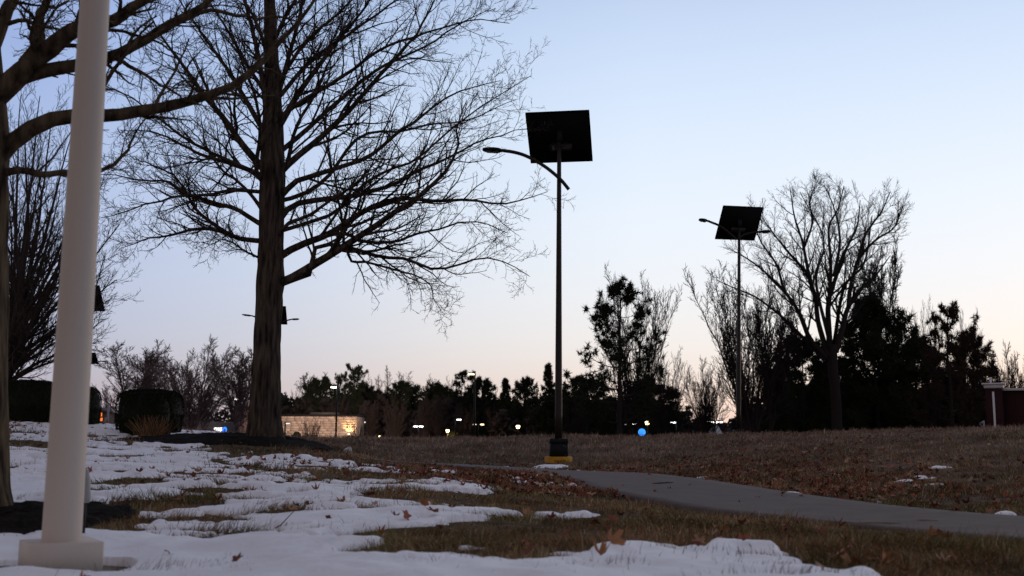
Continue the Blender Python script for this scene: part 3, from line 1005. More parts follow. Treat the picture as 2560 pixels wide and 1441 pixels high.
P3, R3, r3 = grow(G, P2, R2, r2, 3, .25, 1.0, .75, .42, 3, .7, .06, .22, .5, .06)
R3 = np.clip(R3, .0014, .003)
lv.append((P3, R3, r3, 3))
for i in range(len(P0)):
    v, q = tubes(lv, i)
    link('limb', mesh_np('limb', v - base, [q], True), M['bark_warm'], oak2)


# ---------------------------------------------------------------- generic bare trees
def bare_proto(seed, stems, spread, trunk_h, m1=8, m2=6, m3=4, up=.12, l1=.42, l2=.42, l3=.45, r0=.018, ang1=.6, rmin=.0009, wob=.09):
    """unit-height bare tree (height 1); returns (trunk mesh data), (crown mesh data)"""
    G = np.random.default_rng(seed)
    tz = np.linspace(0, trunk_h, 8)
    tP = np.stack([.006 * np.cumsum(G.normal(size=8)), .006 * np.cumsum(G.normal(size=8)), tz], -1)
    tP[0, :2] = 0
    tR = r0 * np.linspace(1.25, .8, 8)
    P0, R0 = [], []
    for s in range(stems):
        a = s * 2.4 + G.random() * .8
        sp = spread * (.25 + .75 * math.sqrt((s + .5) / stems))
        n = 12
        start = tP[-1] - np.array([0, 0, trunk_h * .35 * G.random()])
        hh = (1 - start[2]) * G.uniform(.78, 1.0) * (1 - .18 * (sp / max(spread, .01)) ** 2)
        tt = np.linspace(0, 1, n)
        rad_ = sp * tt ** 1.15
        pts = np.stack([start[0] + rad_ * math.cos(a), start[1] + rad_ * math.sin(a), start[2] + hh * tt], -1)
        pts += np.cumsum(G.normal(0, wob / n, pts.shape), 0)
        pts -= (pts[0] - start) * np.linspace(1, 0, n)[:, None]
        P0.append(pts)
        R0.append(r0 * (.62 if stems > 2 else .8) * np.linspace(1, .14, n) ** 1.0)
    P0, R0 = np.array(P0), np.array(R0)
    root = np.arange(len(P0))
    P1, R1, r1 = grow(G, P0, R0, root, m1, .12, .97, ang1, l1, 8, .55, up, .12, .3, .08)
    P2, R2, r2 = grow(G, P1, R1, r1, m2, .15, .98, .65, l2, 5, .6, up, .16, .4, .04)
    P2b, R2b, r2b = grow(G, P0, R0, root, m1 * 2, .3, 1, .6, .12, 5, .4, up, .16, .4, .04)
    P2, R2, r2 = np.concatenate([P2, P2b]), np.concatenate([R2, R2b]), np.concatenate([r2, r2b])
    R2 = np.maximum(R2, rmin * 1.25)
    P3, R3, r3 = grow(G, P2, R2, r2, m3, .2, 1, .6, l3, 3, .75, up, .18, .55, .02)
    R3 = np.maximum(R3, rmin)
    tv, tq = trunk_mesh(tP, tR, 12, .05, seed, .25 * .28 / .28)
    cv, cq = tubes([(P0, R0, root, 6), (P1, R1, r1, 4), (P2, R2, r2, 3), (P3, R3, r3, 3)])
    zs = cv[:, 2].max()
    return (tv / zs, tq), (cv / zs, cq)


def make_protos(name, spec):
    t, c = bare_proto(**spec)
    w = np.percentile(np.abs(c[0][:, :2]).max(1), 99.5)
    return mesh_np('trunk', t[0], [t[1]], True), mesh_np('crown', c[0], [c[1]], True), w


PROTO = {
    'vase': make_protos('vase', dict(seed=1, stems=9, spread=.42, trunk_h=.16, m1=15, m2=10, m3=6, up=.08, r0=.020, rmin=.0012, l2=.46)),
    'oval': make_protos('oval', dict(seed=2, stems=4, spread=.22, trunk_h=.22, m1=22, m2=10, m3=6, up=.08, rmin=.0012, l1=.40, r0=.017, ang1=.75)),
    'many': make_protos('many', dict(seed=3, stems=13, spread=.34, trunk_h=.05, m1=11, m2=8, m3=4, up=.16, l1=.34, r0=.012, ang1=.45)),
    'round': make_protos('round', dict(seed=4, stems=7, spread=.48, trunk_h=.28, m1=14, m2=9, m3=5, up=.06, r0=.020, ang1=.7)),
}


def place(u, Y, top_v):
    p = at(u, 1085, Y)
    z = Hz(p.x, Y)
    return Vector((p.x, Y, z - .05)), at(u, top_v, Y).z - z


def inst(name, me, mt, parent):
    """shares the mesh, carries its own material"""
    if not len(me.materials): me.materials.append(mt)
    o = link(name, me, None, parent)
    o.material_slots[0].link = 'OBJECT'
    o.material_slots[0].material = mt
    return o


def bare(kind, u, Y, top_v, width_px, label, rz=0, bark='far_bark', group='bare trees beyond the lawn'):
    p, h = place(u, Y, top_v)
    tm, cm, w = PROTO[kind]
    wm = width_px / F * Y / 2
    sx = wm / w
    o = empty('bare_tree', p, rz, label=label, cat='tree', group=group)
    o.scale = (sx, sx, h)
    inst('trunk', tm, M[bark], o)
    inst('crown', cm, M[bark], o)
    return o


# tree behind the left oak and the column: low wide-spreading fan of branches
G = np.random.default_rng(5)
Yb = 31.0
pxb = Yb / F / 2
fan = []
for (x1, y1, x2, y2, x3, y3, w) in [(30, 860, 110, 640, 150, 480, 13), (25, 880, 160, 640, 235, 500, 12), (30, 900, 190, 700, 300, 560, 11), (30, 930, 170, 800, 290, 700, 11), (20, 900, 70, 560, 60, 330, 14),
                                    (30, 950, 150, 880, 260, 800, 9), (0, 880, 10, 560, -10, 280, 14), (20, 930, 100, 760, 200, 600, 12), (25, 860, 60, 640, 110, 400, 12), (-10, 880, -90, 640, -150, 480, 13),
                                    (-10, 900, -150, 720, -260, 600, 12), (20, 960, 130, 905, 215, 890, 8), (15, 880, 120, 560, 180, 330, 12), (30, 910, 220, 760, 265, 640, 9), (25, 900, 130, 720, 170, 560, 11), (10, 900, 45, 700, 30, 430, 11), (20, 860, 90, 600, 130, 290, 11), (20, 840, 70, 520, 100, 240, 11), (15, 850, 40, 560, 50, 240, 11), (20, 880, 150, 620, 225, 400, 10), (25, 900, 200, 800, 280, 745, 8), (30, 930, 160, 850, 240, 860, 8)]:
    fan.append(([(10, 985), (x1, y1), ((x1 + x2) / 2 + 6, (y1 + y2) / 2 - 8), (x2, y2), (x3, y3)], w * pxb * 1.3, 2.0 * pxb, G.uniform(-.5, .5)))
base = np.array(at(8, 1062, Yb)); base[2] = Hz(base[0], base[1]) - .05
lt = empty('spreading_tree', base, label='bare low-branched tree fanning out behind the white column', cat='tree', group='bare trees beyond the lawn')
tv, tq = trunk_mesh(np.stack([np.full(10, base[0]), np.full(10, base[1]), np.linspace(base[2], at(10, 960, Yb).z, 10)], -1), np.linspace(.26, .2, 10), 16, .06, 4, .2)
link('trunk', mesh_np('trunk', tv - base, [tq], True), M['mid_bark'], lt)
P0, R0 = trace_limbs(None, Yb, fan, G, 16)
root = np.arange(len(P0))
lv = [(P0, R0, root, 6)]
P1, R1, r1 = grow(G, P0, R0, root, 14, .12, .99, .60, .36, 9, .5, .07, .10, .3, .8)
lv.append((P1, R1, r1, 4))
P2, R2, r2 = grow(G, P1, R1, r1, 9, .12, .98, .6, .46, 5, .6, .07, .15, .4, .35)
R2 = np.maximum(R2, .0045)
lv.append((P2, R2, r2, 3))
P3, R3, r3 = grow(G, P2, R2, r2, 4, .2, 1.0, .6, .42, 3, .75, .07, .18, .5, .10)
R3 = np.maximum(R3, .0034)
lv.append((P3, R3, r3, 3))
for i in range(len(P0)):
    v, q = tubes(lv, i)
    link('limb', mesh_np('limb', v - base, [q], True), M['mid_bark'], lt)

# the tall vase-shaped tree at the right
G = np.random.default_rng(15)
Yv = 75.0
pxv = Yv / F / 2
VS = [([(2088, 880), (2105, 825), (2118, 774), (2146, 728), (2188, 690), (2225, 640)], 15, 2, .2), ([(2075, 880), (2070, 765), (2079, 728), (2091, 690), (2118, 616), (2142, 570), (2150, 500)], 15, 2, -.2),
      ([(2070, 890), (2044, 800), (2040, 745), (2025, 704), (2007, 607), (1988, 550), (1975, 470)], 14, 2, .2), ([(2066, 895), (2025, 848), (1998, 783), (1960, 728), (1923, 690), (1877, 653), (1820, 620)], 13, 2, -.1),
      ([(2060, 900), (2002, 839), (1960, 797), (1895, 746), (1853, 728), (1790, 700)], 9, 2, .1), ([(2072, 765), (2077, 662), (2072, 570), (2095, 523), (2110, 465)], 10, 2, .4), ([(2044, 765), (2021, 690), (1998, 662), (1951, 607), (1905, 545)], 10, 2, -.4),
      ([(2121, 765), (2128, 709), (2151, 630), (2165, 583), (2202, 532), (2225, 480)], 10, 2, .2), ([(2085, 690), (2100, 600), (2085, 520), (2060, 462)], 8, 2, .5), ([(2010, 620), (2030, 560), (2025, 500), (2040, 460)], 6, 2, -.5),
      ([(2150, 640), (2190, 600), (2235, 570), (2255, 520)], 7, 2, -.4), ([(1960, 728), (1940, 660), (1900, 600), (1880, 530)], 7, 2, .5), ([(2075, 860), (2040, 700), (2060, 600), (2000, 480)], 9, 2, 1.2), ([(2085, 860), (2110, 720), (2160, 660), (2180, 540)], 9, 2, -1.2)]
base = np.array(at(2092, 1085, Yv)); base[2] = Hz(base[0], base[1]) - .1
vt = empty('tall_tree', base, label='tallest bare tree at the right, vase-shaped crown of ascending limbs', cat='tree', group='bare trees beyond the lawn')
tpts = catmull(np.array([[base[0], base[1], base[2]], at(2090, 1000, Yv), at(2082, 920, Yv), at(2080, 862, Yv)]), 14)
tv, tq = trunk_mesh(tpts, np.linspace(.40, .33, 14), 16, .06, 6, .12)
link('trunk', mesh_np('trunk', tv - base, [tq], True), M['far_bark'], vt)
P0, R0 = trace_limbs(None, Yv, [(p, a * pxv * 1.15, b * pxv, run) for p, a, b, run in VS], G, 16)
root = np.arange(len(P0))
lv = [(P0, R0, root, 6)]
P1, R1, r1 = grow(G, P0, R0, root, 15, .18, .98, .60, .32, 8, .5, .08, .11, .3, 1.2)
lv.append((P1, R1, r1, 4))
P2, R2, r2 = grow(G, P1, R1, r1, 9, .12, .98, .65, .42, 5, .6, .07, .16, .4, .5)
R2 = np.maximum(R2, .010)
lv.append((P2, R2, r2, 3))
P3, R3, r3 = grow(G, P2, R2, r2, 5, .2, 1.0, .6, .45, 3, .75, .07, .18, .5, .28)
R3 = np.maximum(R3, .0065)
lv.append((P3, R3, r3, 3))
for i in range(len(P0)):
    v, q = tubes(lv, i)
    link('limb', mesh_np('limb', v - base, [q], True), M['far_bark'], vt)

# other bare trees: kind, u, Y, top v, width px, label
bare('oval', 338, 112, 850, 215, 'slim bare tree above the hedge, leftmost of the purplish grove', .3, 'skylit_bark')
bare('round', 408, 118, 876, 190, 'dense purplish bare tree between two taller bare crowns above the hedge', 1.2, 'skylit_bark')
bare('vase', 482, 106, 838, 260, 'broad many-limbed bare tree rising right of the clipped hedge', 2.2, 'skylit_bark')
bare('oval', 592, 110, 862, 180, 'bare tree whose crown ends beside the big oak trunk', 4.1, 'skylit_bark')
bare('many', 290, 170, 950, 110, 'small bare tree low in the gap between the hedges', .6, 'skylit_bark')
bare('many', 620, 125, 930, 110, 'twiggy bare tree low behind the big oak trunk', 5.0, 'skylit_bark')
bare('oval', 775, 165, 928, 90, 'thin bare tree above the lit stone wall, left of the dark pines', .9)
bare('many', 745, 160, 962, 60, 'low pale bare tree at the left end of the wood', 2.0)
bare('round', 965, 158, 914, 175, 'round-crowned bare tree topping the wood right of the tall pine', 3.3)
bare('many', 1105, 168, 932, 100, 'upright bare tree in the middle of the wood', .4)
bare('oval', 1062, 172, 945, 110, 'bare tree low between the round crown and the upright one', 1.8)
bare('many', 1225, 165, 962, 70, 'faint bare tree just right of the tall lot lamp', 3.9)
bare('many', 1592, 72, 655, 250, 'fine-twigged bare tree standing right behind the lone pine', .5)
bare('many', 1655, 78, 860, 150, 'low bare thicket tree right of the lone pine', 2.9)
bare('vase', 1765, 92, 888, 130, 'small open bare tree above the snow heap', 1.1)
bare('many', 1866, 70, 632, 330, 'many-stemmed bare tree behind the farther twin-arm lamp', 2.5)
bare('oval', 1930, 74, 745, 150, 'bare tree between the twin-arm lamp and the tallest tree', 5.2)
bare('oval', 2205, 86, 585, 150, 'bare tree leaning out right of the tallest crown', .2)
bare('many', 2335, 82, 735, 110, 'thin bare tree left of the rightmost pine', 1.4)
bare('many', 2430, 86, 760, 100, 'wispy bare tree rising behind the rightmost pine', 3.4)
bare('vase', 2535, 115, 848, 130, 'bare tree above the red building at the right edge', .8)
bare('many', 1440, 85, 985, 90, 'low bare shrub tree just right of the near lamp pole', 4.0)
for k_, (u_, top_, w_, lb_) in enumerate([(925, 1000, 60, 'slender bare tree right of the stone wall corner'), (985, 985, 70, 'thin grey bare tree below the round crown in the wood'),
                                        (1062, 990, 60, 'thin grey bare trunk behind the twin-headed white lamp'), (1092, 978, 80, 'thin grey bare tree left of the yellow lantern'),
                                        (1160, 1000, 60, 'thin grey bare tree between the white lamp and the tall middle post'), (1240, 1005, 80, 'thin grey bare tree between the tall middle post and the lone lantern'),
                                        (1335, 1020, 60, 'thin bare sapling right of the lone yellow lantern'), (840, 985, 70, 'thin grey bare tree above the stone wall beside its tall lamp')]):
    bare(('oval', 'vase', 'round')[k_ % 3], u_, 143 + k_ % 4, top_, w_, lb_, k_ * 1.3, 'mid_bark', 'slender bare trees before the wood')
bare('many', 780, 108, 1040, 62, 'small bare tree planted in front of the lit stone wall', .2, 'far_bark', 'young trees by the bank')
bare('many', 896, 112, 1050, 44, 'small bare tree at the right corner of the lit stone wall', 1.9, 'far_bark', 'young trees by the bank')


# ---------------------------------------------------------------- conifers
def conifer(seed, shape, tufts, tr, per, limbs=26, crown0=.18, droop=-.05, gap=.0):
    """unit-height conifer: shape(t) gives crown radius at height t"""
    G = np.random.default_rng(seed)
    n = 14
    tP = np.stack([.004 * np.cumsum(G.normal(size=n)), .004 * np.cumsum(G.normal(size=n)), np.linspace(0, .97, n)], -1)
    tv, tq = trunk_mesh(tP, .019 * np.linspace(1, .12, n), 10, .05, seed, .2)
    tb = crown0 + (.97 - crown0) * (np.arange(limbs) + G.random(limbs)) / limbs
    az = np.arange(limbs) * 2.4 + G.random(limbs)
    rl = np.array([shape(t_) for t_ in tb]) * G.uniform(.55, 1.12, limbs)
    bx = np.stack([np.interp(tb, tP[:, 2], tP[:, 0]), np.interp(tb, tP[:, 2], tP[:, 1]), tb], -1)
    s = np.linspace(0, 1, 6)
    P = bx[:, None] + np.stack([rl[:, None] * s * np.cos(az)[:, None], rl[:, None] * s * np.sin(az)[:, None], rl[:, None] * (droop * s + .42 * s ** 2)], -1)
    Rb = .006 * (1.1 - tb)[:, None] * np.linspace(1, .3, 6)
    P2, R2, _ = grow(G, P, Rb, np.arange(limbs), 5, .3, 1.0, .7, .42, 4, .6, .08, .15, .4)
    bv, bq = tubes([(P, Rb, np.arange(limbs), 5), (P2, np.maximum(R2, .0012), np.zeros(len(P2), int), 3)])
    # needle tufts along the outer limbs
    k = G.integers(0, len(P2), tufts)
    f = G.random(tufts) ** .6
    seg = np.minimum((f * 3).astype(int), 2)
    fr = (f * 3 - seg)[:, None]
    c = P2[k, seg] * (1 - fr) + P2[k, seg + 1] * fr + G.normal(0, tr * .35, (tufts, 3))
    d = nrm(G.normal(size=(tufts, per, 3)) + np.array([0, 0, .35]))
    ln = tr * G.uniform(.55, 1.25, (tufts, per, 1))
    e = c[:, None] + d * ln
    w = nrm(np.cross(d, G.normal(size=d.shape))) * tr * .085
    Vn = np.stack([np.broadcast_to(c[:, None], d.shape) - w, np.broadcast_to(c[:, None], d.shape) + w, e], 2).reshape(-1, 3)
    Tn = np.arange(len(Vn)).reshape(-1, 3)
    return (mesh_np('trunk', np.concatenate([tv, bv]), [np.concatenate([tq, bq + len(tv)])], True), mesh_np('crown', Vn, [Tn]), max(shape(t_) for t_ in np.linspace(crown0, 1, 30)) * 1.05)


PINE = {
    'loose': conifer(1, lambda t_: .33 * (1 - ((t_ - .42) / .62) ** 2) if t_ > .1 else .2, 640, .034, 24, 34, .14),
    'dense': conifer(2, lambda t_: .36 * max(.05, 1 - abs((t_ - .38) / .66) ** 2.2), 2700, .042, 16, 54, .03, -.02),
    'cone': conifer(3, lambda t_: .26 * (1.03 - t_) ** .8, 1500, .034, 16, 50, .03, -.1),
    'tall': conifer(4, lambda t_: .22 * (1 - abs((t_ - .75) / .27) ** 2) + .03 if t_ > .48 else .05, 620, .036, 22, 24, .45),
}


def pine(kind, u, Y, top_v, width_px, label, rz=0.0, needle='needle'):
    p, h = place(u, Y, top_v)
    tm, cm, w = PINE[kind]
    sx = width_px / F * Y / 2 / w
    o = empty('pine_tree', p, rz, label=label, cat='tree', group='evergreens beyond the lawn')
    o.scale = (sx, sx, h)
    inst('trunk', tm, M['far_bark'], o)
    inst('crown', cm, M[needle], o)
    return o


pine('loose', 1548, 65, 696, 275, 'lone open pine with clumped needles right of the near lamp', .4)
pine('dense', 1470, 138, 945, 200, 'low dark evergreen at the left foot of the lone pine', 1.0)
pine('dense', 1630, 140, 955, 220, 'low dark evergreen at the right foot of the lone pine', 2.0)
pine('dense', 1400, 142, 975, 150, 'dark evergreen directly behind the near lamp pole', 2.6)
pine('cone', 1372, 140, 905, 90, 'pointed cedar just left of the near lamp pole', .3)
pine('dense', 1310, 145, 948, 100, 'dark evergreen left of the pointed cedar', 4.4)
pine('cone', 1262, 146, 943, 90, 'dark cone evergreen right of the tall lot lamp', 3.0)
pine('dense', 1205, 150, 948, 110, 'dark evergreen beneath the tall lot lamp head', .6)
pine('tall', 1162, 150, 930, 80, 'pine touching the tall lot lamp from the left', 5.1)
pine('dense', 1015, 155, 958, 150, 'wide dark evergreen below the round bare crown', 1.5)
pine('dense', 1100, 160, 962, 130, 'dark evergreen under the upright bare tree in the wood', 2.2)
pine('tall', 884, 150, 915, 75, 'tallest pine of the wood, with a narrow dark head', .2)
pine('tall', 852, 155, 935, 60, 'second pine left of the tallest one in the wood', 2.7)
pine('dense', 800, 155, 948, 140, 'broad dark evergreen above the middle of the lit stone wall', 3.7)
pine('dense', 900, 160, 965, 130, 'dark evergreen below the tallest pine of the wood', 4.9)
pine('dense', 713, 175, 1002, 42, 'small round evergreen just right of the big oak trunk', 0)
pine('dense', 600, 170, 1008, 70, 'round evergreen just left of the big oak trunk', 1)
pine('dense', 2012, 83, 842, 215, 'dark evergreen left of the tallest tree trunk', .7)
pine('dense', 2195, 84, 752, 265, 'tall dark evergreen right of the tallest tree trunk', 2.1)
pine('dense', 2095, 88, 900, 190, 'dark evergreen behind the tallest tree trunk', 3.6)
pine('dense', 2295, 88, 845, 210, 'dark evergreen between the two tallest right-hand evergreens', 5.4)
pine('loose', 2382, 74, 752, 215, 'rightmost open pine left of the red building', 1.9, 'needle_rust')
pine('dense', 2420, 84, 842, 185, 'rusty dark evergreen beside the red building', 4.2, 'needle_rust')
pine('dense', 1960, 90, 940, 130, 'low evergreen behind the many-stemmed bare tree', 1.7)

# far wood that reads as one dark mass
G = np.random.default_rng(99)
Vw, Tw, o_ = [], [], 0
for i in range(150):
    u = -500 + 3600 * (i + G.random()) / 150
    Yw = G.uniform(175, 240)
    hv = 1000 + 22 * noise2(np.array([u / 130]), np.array([0.5]), 7)[0] + G.uniform(-10, 14)
    if u < 640: hv += 32
    if 1640 < u < 1860: hv += 34
    p, h = place(u, Yw, hv)
    n_ = 500
    w_ = h * G.uniform(.35, .5)
    t_ = G.random(n_)
    rr_ = w_ * np.sqrt(G.random(n_)) * np.sqrt(np.maximum(.05, 1 - t_ ** 2))
    a_ = G.random(n_) * 6.28
    c_ = np.stack([p.x + rr_ * np.cos(a_), p.y + rr_ * np.sin(a_), p.z + h * t_], -1)
    d_ = nrm(G.normal(size=(n_, 3, 3))) * (h * .07)
    v_ = (c_[:, None] + d_).reshape(-1, 3)
    Vw.append(v_); Tw.append(np.arange(len(v_)).reshape(-1, 3) + o_); o_ += len(v_)
tag(link('distant_woods', mesh_np('distant_woods', np.concatenate(Vw), [np.concatenate(Tw)]), M['woods']), 'dark distant wood closing the view behind the lot', 'woods', kind='stuff')


# tangled understorey below the trees
G = np.random.default_rng(55)
Vw, Tw, o_ = [], [], 0
for i in range(230):
    u = 650 + 1850 * (i + G.random()) / 230
    nz_ = noise2(np.array([u / 60]), np.array([3.5]), 5)[0]
    if u < 1250: Yw, hv = G.uniform(150, 165), 998 + 14 * nz_
    elif u < 1700: Yw, hv = G.uniform(142, 155), 1012 + 22 * nz_
    elif u < 1930: Yw, hv = G.uniform(140, 150), 1046 + 10 * nz_
    else: Yw, hv = G.uniform(88, 100), 950 + 34 * nz_
    p, h = place(u, Yw, hv + G.uniform(0, 40))
    n_ = 700
    w_ = 26 / F * Yw * G.uniform(.8, 1.5)
    t_ = G.random(n_)
    rr_ = w_ * np.sqrt(G.random(n_)) * np.sqrt(np.maximum(.08, 1 - t_ ** 2.5))
    a_ = G.random(n_) * 6.28
    c_ = np.stack([p.x + rr_ * np.cos(a_), p.y + rr_ * np.sin(a_), p.z + h * t_], -1)
    d_ = nrm(G.normal(size=(n_, 3, 3))) * (.0042 * Yw * G.uniform(.5, 1.2, n_))[:, None, None]
    v_ = (c_[:, None] + d_).reshape(-1, 3)
    Vw.append(v_); Tw.append(np.arange(len(v_)).reshape(-1, 3) + o_); o_ += len(v_)
tag(link('understorey', mesh_np('understorey', np.concatenate(Vw), [np.concatenate(Tw)]), M['woods']), 'dark tangled understorey below the trees beyond the ridge', 'undergrowth', kind='stuff')


# ---------------------------------------------------------------- clipped hedges
def hedge_proto(seed, pw, top_flat):
    G = np.random.default_rng(seed)
    n = 9000
    a = G.random(n) * 6.283
    z = 1 - (1 - 1e-3) * G.random(n) * 1.0
    el = (G.random(n) ** .8) * math.pi / 2
    ce, se = np.cos(el), np.sin(el)
    e1 = 2 / pw
    sg = lambda x, e: np.sign(x) * np.abs(x) ** e
    x = sg(ce, e1 * .8) * sg(np.cos(a), e1)
    y = sg(ce, e1 * .8) * sg(np.sin(a), e1)
    zz = .42 + .58 * sg(se, top_flat)
    low = G.random(n) < .42
    zz = np.where(low, G.random(n) * .45, zz)
    x = np.where(low, sg(np.cos(a), e1) * (.92 + .08 * zz / .45), x)
    y = np.where(low, sg(np.sin(a), e1) * (.92 + .08 * zz / .45), y)
    bump = 1 + .03 * noise2(x * 3 + zz * 2, y * 3, seed) + G.normal(0, .012, n)
    c = np.stack([x * bump, y * bump, zz * (1 + .02 * noise2(x * 3, y * 3, seed + 3)) + G.normal(0, .008, n)], -1)
    d = nrm(G.normal(size=(n, 3, 3))) * G.uniform(.022, .042, n)[:, None, None]
    V = (c[:, None] + d).reshape(-1, 3)
    leaves = mesh_np('foliage', V, [np.arange(len(V)).reshape(-1, 3)])
    m_, k = 12, 28
    prof = [(.9, 0)] + [(.92 + .04 * i / 4, .1 * i) for i in range(5)] + [(.97 * math.cos(b) ** (e1 * .8), .42 + .55 * math.sin(b) ** top_flat) for b in np.linspace(.15, math.pi / 2 - .02, 8)]
    aa = np.linspace(0, 6.2832, k, endpoint=False)
    Vc = np.array([(r_ * sg(np.cos(x_), e1) * .96, r_ * sg(np.sin(x_), e1) * .96, z_) for r_, z_ in prof for x_ in aa])
    idx = np.arange(len(Vc)).reshape(len(prof), k)
    nx = np.roll(idx, -1, 1)
    core = mesh_np('branches', Vc, [np.stack([idx[:-1], nx[:-1], nx[1:], idx[1:]], -1).reshape(-1, 4)], True)
    leaves.materials.append(M['hedge']); core.materials.append(M['hedge'])
    return leaves, core


HP = [hedge_proto(1, 2.6, .62), hedge_proto(2, 3.4, .42)]


def hedge(kind, u, Y, top_v, bot_v, width_px, depth, rz, label):
    b = at(u, bot_v, Y)
    b.z = min(b.z, Hz(b.x, b.y) + .02)
    h = at(u, top_v, Y).z - b.z
    o = empty('clipped_hedge', b, rz, label=label, cat='hedge', group='clipped evergreen hedges')
    o.scale = (width_px / F * Y / 2, depth, h)
    link('foliage', HP[kind][0], None, o)
    link('branches', HP[kind][1], None, o)


hedge(0, 72, 27.0, 953, 1058, 150, .8, 0, 'domed dark hedge between the left oak trunk and the white column')
hedge(0, 196, 27.5, 968, 1058, 94, .7, .1, 'dark hedge mostly hidden behind the white column')
hedge(1, 372, 26.0, 977, 1085, 150, .65, .05, 'flat-topped dark hedge behind the front one, left of the big oak')
hedge(0, 362, 24.4, 984, 1098, 116, .55, 0, 'rounded front hedge with dry stems at its foot')

# dry stems at the foot of the front hedge
G = np.random.default_rng(8)
b = at(378, 1100, 23.6); b.z = Hz(b.x, b.y) + .05
n = 170
st = np.stack([G.normal(0, .12, n), G.normal(0, .10, n), np.zeros(n)], -1)
ang_ = G.normal(0, .42, n)
d = nrm(np.stack([np.sin(ang_) + st[:, 0] * 2, G.normal(0, .3, n), np.ones(n)], -1))
ln = G.uniform(.22, .58, n)
P = np.stack([st + d * (ln * k_)[:, None] + np.stack([np.sign(ang_) * .05 * k_ ** 2, np.zeros(n), -.03 * k_ ** 2 * np.ones(n)], -1) for k_ in (0, .35, .7, 1.0)], 1)
v, q = tube_np(P, np.full((n, 4), .0045) * np.array([1, 1, .8, .5]), 3)
cl = np.array([[.20, .10, .045], [.14, .055, .03], [.26, .17, .09]])[G.integers(0, 3, n)]
ds = empty('dry_shrub', b, label='tuft of dry tan and rust stems at the foot of the front hedge', cat='shrub')
link('stems', mesh_np('stems', v, [q], False, np.repeat(cl, 12, 0)), M['dry_stem'], ds)


# ------------------------------------------------------------------ text as mesh
def text_mesh(s, size, ext=.004):
    cu = bpy.data.curves.new('lettering', 'FONT')
    cu.body = s
    cu.size = size
    cu.extrude = ext
    cu.resolution_u = 3
    cu.align_x = 'CENTER'
    cu.align_y = 'CENTER'
    o = bpy.data.objects.new('lettering', cu)
    COL.objects.link(o)
    dg = bpy.context.evaluated_depsgraph_get()
    me = bpy.data.meshes.new_from_object(o.evaluated_get(dg))
    bpy.data.objects.remove(o)
    bpy.data.curves.remove(cu)
    me.name = 'lettering'
    me.materials.clear()
    return me


